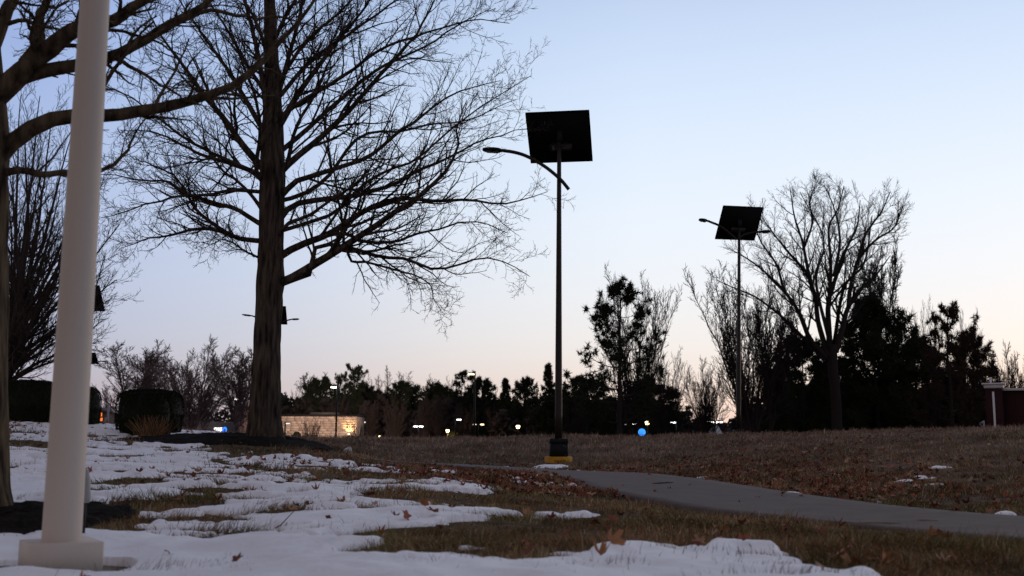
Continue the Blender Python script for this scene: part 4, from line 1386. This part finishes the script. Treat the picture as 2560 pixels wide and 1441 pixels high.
# ------------------------------------------------------------------ solar street lamps
def solar_lamp(u, Y, base_v, panel_v, yaw, tilt, arms, label, near=False, footing=True):
    """arms: lists of pixel points from the pole out to the head"""
    b = at(u, base_v, Y)
    if not near: b.z = Hz(b.x, b.y)
    o = empty('solar_street_lamp', b, label=label, cat='street lamp', group='solar street lamps along the path')
    W2 = lambda p: p - b
    foot_h = .20 if near else .05
    ptop = at(u + 2, panel_v + 12, Y) - b
    if near:
        foot = MB().lathe([(0, foot_h), (.34, foot_h), (.365, foot_h - .02), (.37, -.25)], 40)
        f_ = foot.build('concrete_footing', M['yellow'], o)
        # hand-lettering wrapped round the footing
        me = text_mesh('WHITE C', .105, .002)
        co = np.empty(len(me.vertices) * 3); me.vertices.foreach_get('co', co); co = co.reshape(-1, 3)
        ang0 = math.atan2(-b.y, -b.x) + .28
        th_ = ang0 + co[:, 0] / .37
        rr_ = .372 + co[:, 2]
        new = np.stack([rr_ * np.cos(th_), rr_ * np.sin(th_), .075 + co[:, 1]], -1)
        me.vertices.foreach_set('co', new.ravel()); me.update()
        link('lettering', me, M['marker'], f_)
        MB().box((0, 0, foot_h + .165), (.46, .46, .33), Matrix.Rotation(.06, 4, 'Z'), .02).build('battery_box', M['black_metal'], o)
        lid = MB().box((0, 0, foot_h + .40), (.48, .48, .13), Matrix.Rotation(.06, 4, 'Z'), .02).build('box_lid', M['black_metal'], o)
        for bx_, bz_ in ((-.14, .47), (.03, .475), (.13, .30), (.17, .06), (.17, .27)):
            MB().lathe([(0, .012), (.012, .01), (.014, 0)], 8, (bx_, -.236, foot_h + bz_ - .02)).build('bolt', M['lens_off'], lid if bz_ > .4 else o)
        z0 = foot_h + .46
    else:
        MB().lathe([(0, foot_h), (.22, foot_h), (.24, -.2)], 24).build('concrete_footing', M['black_metal'], o)
        MB().box((0, 0, foot_h + .09), (.36, .36, .18), None, .02).build('battery_box', M['black_metal'], o)
        z0 = foot_h + .24
    zs = np.linspace(z0, ptop.z, 14)
    MB().tube([(ptop.x * (z_ / ptop.z), ptop.y * (z_ / ptop.z), z_) for z_ in zs], np.linspace(.102, .055, 14), 20).build('pole', M['bronze'], o, True)
    # panel: faces away from the viewer and up
    pc = at(u + 3, panel_v, Y) - b
    Rm = Matrix.Rotation(yaw, 4, 'Z') @ Matrix.Rotation(-(math.pi / 2 - tilt), 4, 'X')
    pn = MB().box((0, 0, 0), (1.68, 1.5, .012), None).build('solar_panel', M['panel_cell'], o)
    pn.matrix_local = Matrix.Translation(pc + Vector((0, .12, 0))) @ Rm
    MB().box((0, 0, -.024), (1.66, 1.48, .03), None).build('panel_back', M['panel_back'], pn)
    fr = MB()
    for c_, d_ in (((0, .77, -.005), (1.74, .035, .05)), ((0, -.77, -.005), (1.74, .035, .05)), ((.855, 0, -.005), (.035, 1.5, .05)), ((-.855, 0, -.005), (.035, 1.5, .05))):
        fr.box(c_, d_)
    fr.build('panel_frame', M['panel_back'], pn)
    pl = MB().box((.02, .30, -.048), (.62, .21, .012)).build('name_plate', M['plate'], pn)
    for s_, sz, pos in (('FONROCHE', .085, (.05, .32)), ('LIGHTING', .045, (.15, .245))):
        me = text_mesh(s_, sz, .001)
        if near:
            tx = link('lettering', me, M['plate_text'], pl)
            tx.matrix_local = Matrix.Translation((pos[0], pos[1], -.0565)) @ Matrix.Rotation(math.pi, 4, 'Y') @ Matrix.Rotation(0, 4, 'Z')
    if near:
        lg = MB()
        aa = np.linspace(-math.pi / 2, math.pi / 2, 12)
        vv = [(-.215 - .0, .31, -.0575)] + [(-.215 + .055 * math.cos(x_), .31 + .07 * math.sin(x_), -.0575) for x_ in aa]
        lg.add([(-2 * .0 - (p[0]) * 1.0 * -1, p[1], p[2]) for p in vv], (), [(0, i + 1, i + 2) for i in range(11)])
        lg.build('emblem', M['plate_text'], pl)
        cable = MB().tube([(.3, .2, -.06), (.0, .12, -.07), (-.28, .18, -.06), (-.34, .34, -.06)], .008, 6)
        cable.build('cable', M['plate'], pn)
    MB().box(pc + Vector((0, .03, -.02)), (.16, .22, .30), None, .02).build('mast_bracket', M['black_metal'], o)
    for pts in arms:
        w_ = [at(a_, c_, Y - .16 if near else Y - .1) - b for a_, c_ in pts]
        cv = catmull(np.array(w_[:-1]), 22)
        ar = MB().tube(cv, .048, 12).build('arm', M['bronze'], o, True)
        # head: flat tapered casting with a lens below
        tip, end = Vector(cv[-1]), w_[-1]
        d_ = (end - tip); ln_ = d_.length
        xax = d_.normalized()
        yax = Vector((0, 0, 1)).cross(xax).normalized()
        zax = xax.cross(yax)
        Rt = Matrix((xax, yax, zax)).transposed()
        prof = [(-.06, .045, .035), (.05, .06, .04), (.12 * ln_ / .6, .13, .05), (.45 * ln_, .17, .055), (.8 * ln_, .16, .045), (ln_ * .97, .10, .03), (ln_, .05, .015)]
        hv, hq = [], []
        for x_, w2, h2 in prof:
            for yy, zz in ((-1, -.8), (1, -.8), (1, .2), (.6, 1), (-.6, 1), (-1, .2)):
                hv.append(Rt @ Vector((x_, yy * w2, zz * h2)) + tip)
        for i in range(len(prof) - 1):
            for j in range(6):
                hq.append((i * 6 + j, i * 6 + (j + 1) % 6, i * 6 + 6 + (j + 1) % 6, i * 6 + 6 + j))
        hd = MB().add(hv, hq + [(0, 5, 4, 3), (0, 3, 2, 1)] + [(36, 37, 38, 39), (36, 39, 40, 41)]).build('lamp_head', M['black_metal'], o)
        ln2 = MB()
        for k_ in (.36, .66):
            ln2.box(Rt @ Vector((ln_ * k_, 0, -.05)) + tip, (ln_ * .24, .24, .02), Rt)
        ln2.build('lens', M['lens_off'], hd)
    return o


solar_lamp(1396, 27.7, 1161, 340, R(-9), R(45), [[(1422, 474), (1410, 459), (1397, 445), (1368, 421), (1340, 403), (1312, 389), (1285, 381), (1258, 377), (1206, 374)]],
           'nearest solar street lamp on a yellow footing, single arm to the left', True)
solar_lamp(1846, 42.3, 1090, 557, R(10), R(40), [[(1842, 600), (1830, 589), (1812, 574), (1795, 563), (1780, 557), (1770, 553), (1747, 549)], [(1845, 600), (1857, 589), (1872, 584), (1888, 581), (1902, 580), (1927, 579)]],
           'solar street lamp at the ridge with two arms, before the many-stemmed tree')
solar_lamp(680, 70, 1100, 788, R(5), R(45), [[(682, 818), (665, 803), (645, 795), (630, 790), (605, 787)], [(682, 815), (695, 808), (712, 803), (728, 799), (748, 798)]],
           'solar street lamp hidden behind the big oak trunk, arms showing both sides')
solar_lamp(204, 50, 1095, 745, R(5), R(45), [[(205, 800), (190, 785), (175, 778), (160, 776)]], 'solar street lamp hidden by the white column, only a panel edge showing')
solar_lamp(218, 110, 1095, 896, R(2), R(45), [[(219, 915), (235, 907), (250, 904), (271, 903)]], 'farthest solar street lamp, small, just right of the white column')


# ------------------------------------------------------------------ car-park lamps
def lot_lamp(u, head_v, Y, sides, lampmat, label, r=.07, head=.55, name='lot_lamp', side_mats=None, arm=.55, lift=0.0):
    top = at(u, head_v, Y)
    z0 = Hz(top.x, Y)
    b = Vector((top.x, Y, z0))
    o = empty(name, b, label=label, cat='lamp post', group='lit lamps in the car park beyond the ridge')
    hgt = top.z - z0
    MB().tube([(0, 0, -.1), (0, 0, hgt * .5), (0, 0, hgt + .12 + lift)], [r * 1.15, r, r * .85], 10).build('pole', M['black_metal'], o, True)
    for i, s in enumerate(sides):
        mt = side_mats[i] if side_mats else lampmat
        MB().tube([(0, 0, hgt + .04), (s * arm * .5, 0, hgt + .09), (s * arm, 0, hgt + .08)], .035, 6).build('arm', M['black_metal'], o)
        hd = MB().box((s * (arm + head / 2), 0, hgt + .07), (head, .36, .10), None, .03).build('lamp_head', M['black_metal'], o)
        MB().box((s * (arm + head / 2), -.02, hgt - .04), (head * .95, .36, .11), None, .02).build('lens', M[mt], hd)
    return o


lot_lamp(600, 998, 120, [-1], 'lamp_white', 'lit lamp post just left of the big oak trunk', .08, .6, arm=.05)
LA = lot_lamp(843, 968, 110, [-1], 'lamp_white', 'tall lamp post standing in front of the lit stone wall', .10, .6, arm=.05)
lot_lamp(1187, 935, 100, [-1], 'lamp_warm', 'tallest lot lamp post, in the middle of the wood', .10, .6, arm=.04, lift=.15)
LB = lot_lamp(713, 1058, 105, [1], 'lamp_soft', 'short dark post with a small lit head before the left of the stone wall', .08, .35, arm=.1)
lot_lamp(1046, 1066, 135, [-1, 1], 'lamp_cool', 'twin-headed white lamp left of the yellow lantern', .06, .55, arm=.06)
lot_lamp(1138, 1049, 130, [1], 'lamp_cool', 'white lamp on a single right arm beside the tall middle post', .06, .55, arm=.2, lift=.15)
lot_lamp(1196, 1061, 140, [-1, 1], 'lamp_warm', 'faint yellow lamp just right of the tall middle post', .05, .5, arm=.25, side_mats=['lamp_soft', 'lamp_warm'])
lot_lamp(1575, 1060, 112, [-1, 1], 'lamp_white', 'lamp post with a bright right head beside the lone pine trunk', .06, .65, arm=.1, side_mats=['lamp_soft', 'lamp_white'])
lot_lamp(1690, 1056, 118, [-1], 'lamp_cool', 'single white lamp between the blue sign and the snow heap', .05, .6, arm=.05)
lot_lamp(1787, 1055, 108, [-1, 1], 'lamp_white', 'bright twin lamp above the snow heap', .06, .65, arm=.12)


def lantern(u, v, Y, m_, label, s=.28):
    top = at(u, v, Y)
    b = Vector((top.x, Y, Hz(top.x, Y)))
    o = empty('lantern_post', b, label=label, cat='lamp post', group='lit lanterns in the car park beyond the ridge')
    h = top.z - b.z
    MB().tube([(0, 0, -.1), (0, 0, h - s * .6)], .05, 8).build('pole', M['black_metal'], o)
    MB().lathe([(.02, -s * .6), (s * .4, -s * .55), (s * .62, s * .1), (s * .5, s * .35), (0, s * .4)], 12, (0, 0, h)).build('lantern_glass', M[m_], o, True)
    MB().lathe([(s * .75, s * .36), (s * .3, s * .62), (0, s * .72)], 12, (0, 0, h)).build('lantern_cap', M['black_metal'], o)


lantern(912, 1056, 142, 'lamp_soft', 'tiny white light just right of the stone wall top', .18)
lantern(948, 1091, 140, 'lamp_warm', 'small warm light at ridge level right of the stone wall', .26)
lantern(1119, 1077, 138, 'lamp_warm', 'bright yellow lantern with a lit bush below it', .38)
lantern(1295, 1067, 132, 'lamp_warm', 'yellow lantern alone in the dark, left of the near lamp pole', .42)
lantern(1618, 1057, 116, 'lamp_warm', 'orange light above and right of the blue round sign', .4)

# blue round lit sign near the ridge
p = at(1605, 1081, 62)
b = Vector((p.x, 62, Hz(p.x, 62)))
rs = empty('round_sign', b, label='small round blue lit sign low on the ridge', cat='sign')
h = p.z - b.z
rad_ = 9.0 / F * 62
MB().tube([(0, 0, -.1), (0, 0, h - rad_)], .03, 8).build('post', M['black_metal'], rs)


def disc(r, y, th, k=28):
    a_ = np.linspace(0, 6.2832, k, endpoint=False)
    Vd = [(r * math.cos(x_), yy, r * math.sin(x_)) for yy in (y, y + th) for x_ in a_]
    q_ = [(i, (i + 1) % k, k + (i + 1) % k, k + i) for i in range(k)]
    t_ = [(0, i, i + 1) for i in range(1, k - 1)] + [(k, k + i + 1, k + i) for i in range(1, k - 1)]
    return np.array(Vd), q_, t_


face = MB().add(*disc(rad_, 0, .08)).build('sign_face', M['sign_glow'], rs)
face.location = (0, 0, h)
mk = MB()
for x_, w_, z_, hh in ((-.62, .16, -.1, .8), (-.1, .10, -.1, .75), (.22, .10, -.1, .75), (0, 1.3, -.62, .12)):
    mk.box((x_ * rad_, -.008, z_ * rad_), (w_ * rad_, .012, hh * rad_))
mk.build('sign_marks', M['sign_mark'], face)

# ------------------------------------------------------------------ bank building
Yw = 135.0
pl_, pr_ = at(636, 1040, Yw), at(893, 1043, Yw)
zb = -3.6
topz = (pl_.z + pr_.z) / 2
bk = empty('bank_building', ((pl_.x + pr_.x) / 2, Yw, zb), label='low stone bank building lit at dusk with a white and blue wall sign', cat='building')
wid, hgt = pr_.x - pl_.x, topz - zb
wall = MB().box((0, 5.0, hgt / 2), (wid - .04, 9.9, hgt - .02)).build('stone_wall', M['mortar'], bk)
rows = int(hgt / .30)
rh = hgt / rows
bm_ = {}
G = np.random.default_rng(4)
for i in range(rows):
    zc = rh * (i + .5)
    if zc + zb < -1.9: continue
    xx = -wid / 2 - (.45 if i % 2 else 0)
    while xx < wid / 2 - .05:
        w_ = float(G.choice([.7, .9, 1.1]))
        x0, x1 = max(xx, -wid / 2), min(xx + w_, wid / 2)
        xx += w_
        if x1 - x0 < .12: continue
        kk = round(x1 - x0, 2)
        if kk not in bm_:
            bm_[kk] = mesh_np('stone_block', MB().box((0, 0, 0), (kk - .02, .09, rh - .022)).v[0], [np.concatenate(MB().box((0, 0, 0), (1, 1, 1)).q)])
            bm_[kk].materials.append(M['stone_block'])
        s_ = link('stone_block', bm_[kk], None, wall)
        s_.location = ((x0 + x1) / 2, .02 + G.uniform(-.008, .008), zc)
MB().box((0, 5, hgt + .12), (wid + .12, 10.1, .24)).build('coping', M['coping'], bk)
ru = at(795, 1033, Yw)
MB().box((ru.x - bk.location.x, 5.0, hgt + .42), (3.6, 2.0, .36)).build('roof_unit', M['roof_metal'], bk)
# unlit wing with the sign, seen obliquely
wl, wr = at(450, 1053, 140), at(640, 1053, 156)
wd_ = Vector((wr.x - wl.x, wr.y - wl.y, 0)); wlen = wd_.length
wa = math.atan2(wd_.y, wd_.x)
wing = MB().box((wlen / 2, 4.0, 0), (wlen, 8.0, wl.z - zb)).build('side_wing', M['dark_wall'], bk)
wing.location = (wl.x - bk.location.x, wl.y - Yw, (wl.z - zb) / 2)
wing.rotation_euler = (0, 0, wa)
sg = at(541, 1076, 147)
t_along = (Vector((sg.x - wl.x, 0, 0)).x) / math.cos(wa)
for s_, kind_ in (('CHASE', 0), (None, 1)):
    if kind_ == 0:
        me = text_mesh('CHASE', .98, .06)
        lt_ = link('sign_letters', me, M['sign_white'], wing)
        lt_.rotation_euler = (math.pi / 2, 0, 0)
        lt_.location = (t_along, -.10, sg.z - (wl.z + zb) / 2)
        lt_.scale = (.62, 1, 1)
    else:
        a_ = np.radians(np.arange(8) * 45 + 22.5)
        ro_, ri_ = .50, .24
        Vo = [(r_ * math.cos(x_), y_, r_ * math.sin(x_)) for y_ in (0, .08) for r_ in (ro_, ri_) for x_ in a_]
        q_ = []
        for i in range(8):
            j = (i + 1) % 8
            q_ += [(i, j, 8 + j, 8 + i), (16 + i, 24 + i, 24 + j, 16 + j), (i, 16 + i, 16 + j, j), (8 + i, 8 + j, 24 + j, 24 + i)]
        oc = MB().add(Vo, q_).build('sign_emblem', M['sign_blue'], wing)
        oc.location = (t_along + 1.55, -.12, sg.z - (wl.z + zb) / 2)
# up-light on the stone wall
ul = at(872, 1090, Yw - .35)
sc_ = MB().lathe([(.05, -.35), (.12, -.33), (.14, .10), (.10, .14), (0, .14)], 12, (ul.x - bk.location.x, -.35, ul.z - zb)).build('wall_light', M['black_metal'], bk)
MB().lathe([(0, .15), (.11, .15), (.10, .30), (0, .33)], 12, (ul.x - bk.location.x, -.35, ul.z - zb)).build('bulb', M['lamp_warm'], sc_)
MB().lathe([(0, -.46), (.10, -.45), (.10, -.36), (0, -.35)], 12, (ul.x - bk.location.x, -.35, ul.z - zb)).build('bulb', M['lamp_warm'], sc_)


def lamp_light(name, kind, loc, energy, col, target=None, size=.2, angle=90):
    l_ = bpy.data.lights.new(name, kind)
    l_.energy = energy
    l_.color = col
    l_.shadow_soft_size = size
    if kind == 'SPOT':
        l_.spot_size = R(angle); l_.spot_blend = .6
    o_ = bpy.data.objects.new(name, l_)
    COL.objects.link(o_)
    o_.location = loc
    if target is not None:
        o_.rotation_euler = (Vector(loc) - Vector(target)).to_track_quat('Z', 'Y').to_euler()
    return o_


lamp_light('wall_light_glow', 'SPOT', (ul.x, ul.y - .12, ul.z + .35), 260, (1.0, .62, .22), (ul.x, ul.y + .25, ul.z + 1.6), .06, 120)
ph = at(835, 972, 110)
lamp_light('lot_lamp_glow', 'SPOT', (ph.x, 110.5, ph.z - .25), 21000, (1.0, .74, .60), (bk.location.x, Yw, -.2), .4, 75)
p2 = at(720, 1062, 105)
lamp_light('short_post_glow', 'SPOT', (p2.x, 105.6, p2.z - .1), 9000, (1.0, .76, .62), (bk.location.x - 1, Yw, 0), .3, 60)
# small shrub at the wall foot
sh = at(742, 1092, 128)
o = empty('small_shrub', (sh.x, 128, Hz(sh.x, 128)), label='small dark round shrub at the foot of the stone wall', cat='shrub')
o.scale = (.55, .55, sh.z - Hz(sh.x, 128) + .5)
link('foliage', HP[0][0], None, o); link('branches', HP[0][1], None, o)
# bush lit by the yellow lantern
sh = at(1127, 1090, 138.5)
o = empty('lit_bush', (sh.x + .3, 139.5, Hz(sh.x, 139)), label='small bush glowing under the bright yellow lantern', cat='shrub')
o.scale = (.9, .8, at(1127, 1080, 139).z - Hz(sh.x, 139))
link('foliage', HP[0][0], None, o); link('branches', HP[0][1], None, o)
lp = at(1119, 1079, 137.6)
lamp_light('lantern_glow', 'POINT', (lp.x, 137.6, lp.z - .1), 500, (1.0, .6, .2), None, .1)

# ------------------------------------------------------------------ car park surface, snow heap, cart
pk = MB().add([(-60, 92, -2.9), (60, 92, -2.9), (110, 240, -3.44), (-110, 240, -3.44)], [(0, 1, 2, 3)])
for i in range(4):
    x_, y_ = pk.v[0][i][:2]
    pk.v[0][i][2] = Hz(x_, y_) + .25
tag(pk.build('car_park', M['asphalt']), 'dark asphalt car park beyond the ridge', 'car park', kind='structure')
c0 = at(1786, 1088, 122)
n, m_ = 44, 14
aa = np.linspace(0, 6.2832, n, endpoint=False)
AA, RO = np.meshgrid(aa, np.linspace(0, 1, m_))
wx = 46 / F * 122 * (1 + .15 * noise2(np.cos(AA) * 2, np.sin(AA) * 2, 3))
x = c0.x + RO * wx * np.cos(AA); y = 122 + RO * 2.4 * np.sin(AA)
zg = Hz(c0.x, 122)
hh = at(1786, 1060, 122).z - zg
z = zg - .1 + hh * np.maximum(0, 1 - RO ** 1.7) * (1 + .16 * fbm(x * .9, y * .9, 3, 7)) + .10 * noise2(x * 3, y * 3, 6) * (RO < .95)
idx = np.arange(n * m_).reshape(m_, n); nx = np.roll(idx, -1, 1)
me = mesh_np('snow_heap', np.stack([x, y, z], -1).reshape(-1, 3), [np.stack([idx[:-1], nx[:-1], nx[1:], idx[1:]], -1).reshape(-1, 4)[:, ::-1]])
tag(link('snow_heap', me, M['dirty_snow']), 'ploughed heap of dirty snow under the bright twin lamp', 'snow heap')
cb = at(1747, 1088, 112)
ct = empty('utility_cart', (cb.x, 112, Hz(cb.x, 112)), label='low dark cart left of the snow heap', cat='cart')
hc = at(1747, 1076, 112).z - Hz(cb.x, 112)
MB().box((0, 0, hc - .35), (1.3, .8, .6), None, .08).build('body', M['black_metal'], ct)
for sx_ in (-.5, .5):
    wv_, q_, t_ = disc(.32, -.5, .14, 18)
    w_ = MB().add(wv_, q_, t_).build('wheel', M['black_metal'], ct)
    w_.location = (sx_, 0, hc - .62)
MB().box((0, .1, (hc - .7) / 2), (1.0, .5, hc - .7)).build('stand', M['black_metal'], ct)

# ------------------------------------------------------------------ red brick building at the right edge
Yr = 58.0
pxm = Yr / F
x0 = at(2464, 1000, Yr).x; x1 = at(2503, 1000, Yr).x
zt = at(2485, 972, Yr).z; zg = Hz(x0, Yr)
rb = empty('brick_building', (x0, Yr, zg), R(-27), label='dark red brick building with white cornice at the right edge', cat='building')
hp = zt - zg
MB().box(((x1 - x0) / 2, .45, hp / 2 - .1), (x1 - x0, .9, hp + .2)).build('corner_pier', M['red_brick'], rb)
MB().box((4.4, 3.3, hp / 2 - .16), (7.0, 6.0, hp + .08)).build('wall', M['red_brick'], rb)
tr_ = MB().box((4.45, 3.25, hp - .06), (7.2, 6.3, .13)).build('cornice', M['white_trim'], rb)
cp_ = MB().box(((x1 - x0) / 2, .45, hp + .12), (x1 - x0 + .10, 1.0, .20)).box(((x1 - x0) / 2, .45, hp + .26), (x1 - x0 + .32, 1.2, .09)).build('pier_cap', M['white_trim'], rb)
dl = at(2482, 975, Yr - .06)
MB().box((dl.x - x0, -.06, (hp - .18) / 2), (.11, .10, hp - .18), None, .02).build('downspout', M['white_trim'], rb)
dl2 = at(2474, 945, Yr)
MB().tube([(dl2.x - x0, .45, hp + .28), (dl2.x - x0, .45, dl2.z - zg)], .05, 8).box((dl2.x - x0, .45, dl2.z - zg), (.14, .12, .08)).build('vent', M['white_trim'], rb)
# white bracket post beside it
bp_ = at(2461, 1083, 52)
ps = empty('bracket_post', (bp_.x, 52, Hz(bp_.x, 52)), label='white post with a triangular bracket left of the red building', cat='post')
zt_ = at(2461, 1052, 52).z - Hz(bp_.x, 52)
MB().box((0, 0, zt_ / 2), (.06, .06, zt_)).build('post', M['pale_post'], ps)
MB().add([(0, -.02, zt_), (-.24, -.02, zt_ - .14), (0, -.02, zt_ - .14), (0, .02, zt_), (-.24, .02, zt_ - .14), (0, .02, zt_ - .14)], [(0, 3, 4, 1), (1, 4, 5, 2)], [(0, 1, 2), (3, 5, 4)]).build('board', M['pale_post'], ps)
MB().tube([(-.22, 0, zt_ - .16), (0, 0, zt_ - .36)], .02, 6).build('brace', M['pale_post'], ps)

# ------------------------------------------------------------------ lit house and pale post in the gap at the left
hp_ = at(246, 1056, 150)
zg = Hz(hp_.x, 150)
ho = empty('distant_house', (hp_.x, 150, zg), label='small far house with orange lit windows between the hedges', cat='house')
h1 = at(246, 1032, 150).z - zg; h2 = at(240, 1018, 150).z - zg
MB().box((-.6, 2, h1 / 2), (2.6, 4, h1)).build('wall', M['house'], ho)
MB().add([(-2.1, -.3, h1), (.9, -.3, h1), (-.6, -.3, h2), (-2.1, 4.3, h1), (.9, 4.3, h1), (-.6, 4.3, h2)], [(0, 3, 5, 2), (1, 2, 5, 4), (0, 1, 4, 3)], [(0, 2, 1), (3, 4, 5)]).build('roof', M['roof'], ho)
for u_, v_, w_, hh in ((243, 1037, .22, .45), (252, 1037, .34, .5), (243, 1050, .2, .4), (253, 1049, .34, .45)):
    wp = at(u_, v_, 149.9)
    f_ = MB().box((wp.x - hp_.x, -.03, wp.z - zg), (w_ + .1, .06, hh + .1)).build('window', M['house'], ho)
    MB().box((wp.x - hp_.x - w_ / 4 - .01, -.07, wp.z - zg), (w_ / 2 - .03, .03, hh)).build('pane', M['window_lit'], f_)
    MB().box((wp.x - hp_.x + w_ / 4 + .01, -.07, wp.z - zg), (w_ / 2 - .03, .03, hh)).build('pane', M['window_lit'], f_)
pp = at(269, 1058, 42)
zg = Hz(pp.x, 42)
po = empty('pale_post', (pp.x, 42, zg), label='pale grey post standing between the hedges', cat='post')
MB().box((0, 0, (at(269, 1012, 42).z - zg) / 2), (.07, .07, at(269, 1012, 42).z - zg), None, .01).build('shaft', M['pale_post'], po)
MB().tube([(-.5, 0, at(269, 985, 42).z - zg), (-.02, 0, at(269, 1014, 42).z - zg)], .012, 5).build('stay_wire', M['pale_post'], po)
MB().box((-.07, 0, .55), (.10, .09, .5), None, .01).build('box', M['grey_plastic'], po)

# ------------------------------------------------------------------ white column in the foreground
Yc = 5.2
cb = at(154, 1352, Yc)
cz = cb.z
colm = empty('porch_column', (cb.x, Yc, at(160, 1441, Yc).z - .03), R(35), label='tapered off-white column on a square block at the left', cat='column')
bz = colm.location.z
r_bot, r_top = .0915, .0705
hs_ = np.linspace(0, 3.4, 30)
MB().lathe([(r_bot + (r_top - r_bot) * (z_ / 3.0) ** 1.15 if z_ < 3.0 else r_top, z_ + cz - bz) for z_ in hs_], 48).build('shaft', M['white_paint'], colm, True)
bh = (cz - bz) - .045
MB().box((0, 0, .045 + bh / 2), (.325, .325, bh), None, .008).build('base_block', M['white_paint'], colm)
MB().lathe([(0, .045), (.31, .045), (.33, .03), (.335, 0), (.335, -.2)], 48).build('stone_cap', M['stone_cap'], colm, True)
MB().box((0, 0, 3.4 + cz - bz + .1), (.26, .26, .2)).build('capital', M['white_paint'], colm)
# hooded garden light behind it
gl = at(203, 1335, 6.3)
zg = Hz(gl.x, 6.3)
go = empty('garden_light', (gl.x, 6.3, zg), label='hooded grey garden light half hidden by the column', cat='garden light')
ht = at(214, 1172, 6.3).z - zg
MB().tube([(0, 0, -.03), (0, 0, ht - .12)], .022, 10).build('stake', M['black_metal'], go)
MB().lathe([(.0, ht), (.022, ht - .01), (.034, ht - .06), (.042, ht - .17), (.036, ht - .20), (0, ht - .20)], 16).build('hood', M['grey_plastic'], go, True)

# ------------------------------------------------------------------ small things on the ground
LM = []
for k_, curl in enumerate((.5, 1.1, 1.9, -.6, 2.6)):
    vv = leaf_verts(curl)
    stem = np.array([(.5, -.012, .1 * curl), (.5, .012, .1 * curl), (.85, .0, .12)])
    me = mesh_np('oak_leaf', np.concatenate([vv, stem]), [np.concatenate([LT, [[19, 20, 21]]])])
    me.materials.append(M['leaf'])
    LM.append(me)


def leaf(u, v, s, mesh, rot, label, lift=.02, group=None):
    p = on_ground(u, v)
    c_ = float(cover(np.array([p.x]), np.array([p.y]))[0])
    o = link('oak_leaf', LM[mesh])
    o.location = (p.x, p.y, p.z + lift + (.05 if c_ > 0 else .01))
    o.rotation_euler = rot
    o.scale = (s, s, s)
    tag(o, label, 'leaf', group or 'fallen oak leaves')


leaf(1528, 1408, 0.099, 2, (1.0, .3, .6), 'largest curled oak leaf standing on the snow edge at bottom centre', .05)
leaf(1502, 1424, 0.074, 4, (.3, .2, 2.2), 'dark orange leaf lying left of the largest curled leaf', .02)
leaf(2325, 1356, 0.074, 2, (.9, -.3, .4), 'bright tan leaf curled up at the near path edge, right', .04)
leaf(2368, 1362, 0.068, 1, (.5, .4, 2.0), 'paler leaf just right of the bright tan curled leaf', .03)
leaf(2098, 1332, 0.068, 4, (.8, .2, 1.2), 'folded brown leaf at the near path edge below the path middle', .03)
leaf(1808, 1338, 0.062, 2, (1.2, .1, .3), 'orange leaf upright in the grass left of the folded brown leaf', .03)
leaf(2112, 1362, 0.050, 1, (.5, .2, 3.0), 'small orange leaf in the grass below the folded brown leaf', .03)
leaf(2208, 1423, 0.074, 4, (.4, .5, .9), 'bright orange leaf on the snow edge at bottom right', .02)
leaf(2262, 1436, 0.074, 1, (.2, .1, 2.1), 'dull leaf at the bottom edge right of the bright orange leaf', .02)
leaf(730, 1299, 0.068, 1, (.3, .1, .4), 'flat orange oak leaf alone on the snow left of centre', .02)
leaf(1056, 1301, 0.074, 4, (1.3, .5, .2), 'stalky dried leaf standing upright on the snow at centre', .06)
leaf(986, 1318, 0.062, 1, (.2, .3, 1.0), 'brown leaf on the snow below left of the upright dried leaf', .02)
leaf(952, 1350, 0.056, 2, (.8, .3, 2.4), 'small dark leaf at the tan grass patch on the snow', .02)
for k_, (u, v) in enumerate([(605, 1166), (622, 1172), (600, 1188), (380, 1188), (405, 1193), (498, 1183), (640, 1176), (672, 1272), (790, 1252), (770, 1274), (855, 1272), (690, 1180), (740, 1190), (1245, 1217),
                             (545, 1262), (450, 1254), (320, 1158), (300, 1153), (660, 1240), (890, 1180), (1010, 1196), (820, 1158), (930, 1240)]):
    leaf(u, v, random.uniform(.06, .085), random.randrange(5), (random.uniform(-.4, .6), random.uniform(-.4, .4), random.uniform(0, 6.28)), 'small brown oak leaf scattered on the patchy snow',
         .02, 'oak leaves scattered on the patchy snow')
for u, v, ln_, a_, lb in ((1657, 1216, .30, .05, 'dark stick lying across the footpath'), (1726, 1224, .10, 1.2, 'small dark twig bit on the footpath'), (710, 1330, .14, .9, 'thin twig poking out of the smooth snow'),
                          (330, 1284, .10, .8, 'short dark twig stuck in the snow right of the column')):
    p = on_ground(u, v)
    o = MB().tube([(-ln_ / 2, 0, 0), (-ln_ * .1, .02, .012), (ln_ / 2, -.01, .02 + (.08 if v > 1270 else 0))], [.03 * ln_, .028 * ln_, .015 * ln_], 6).tube([(ln_ * .1, 0, .012), (ln_ * .28, .15 * ln_, .03)], [.02 * ln_, .01 * ln_], 5).build('fallen_stick', M['stick'])
    o.location = (p.x, p.y, p.z + .05)
    o.rotation_euler = (0, 0, a_)
    tag(o, lb, 'stick')
p = on_ground(862, 1133)
cu = MB().lathe([(.0, 0), (.030, 0), (.044, .115), (.047, .118), (.041, .112), (.028, .006)], 20).build('plastic_cup', M['cup'])
cu.location = (p.x, p.y, p.z + .06)
cu.rotation_euler = (R(75), R(10), R(60))
cu.scale = (1.3, 1.3, 1.3)
tag(cu, 'pale discarded cup lying in the grass right of the mulch bed', 'cup')
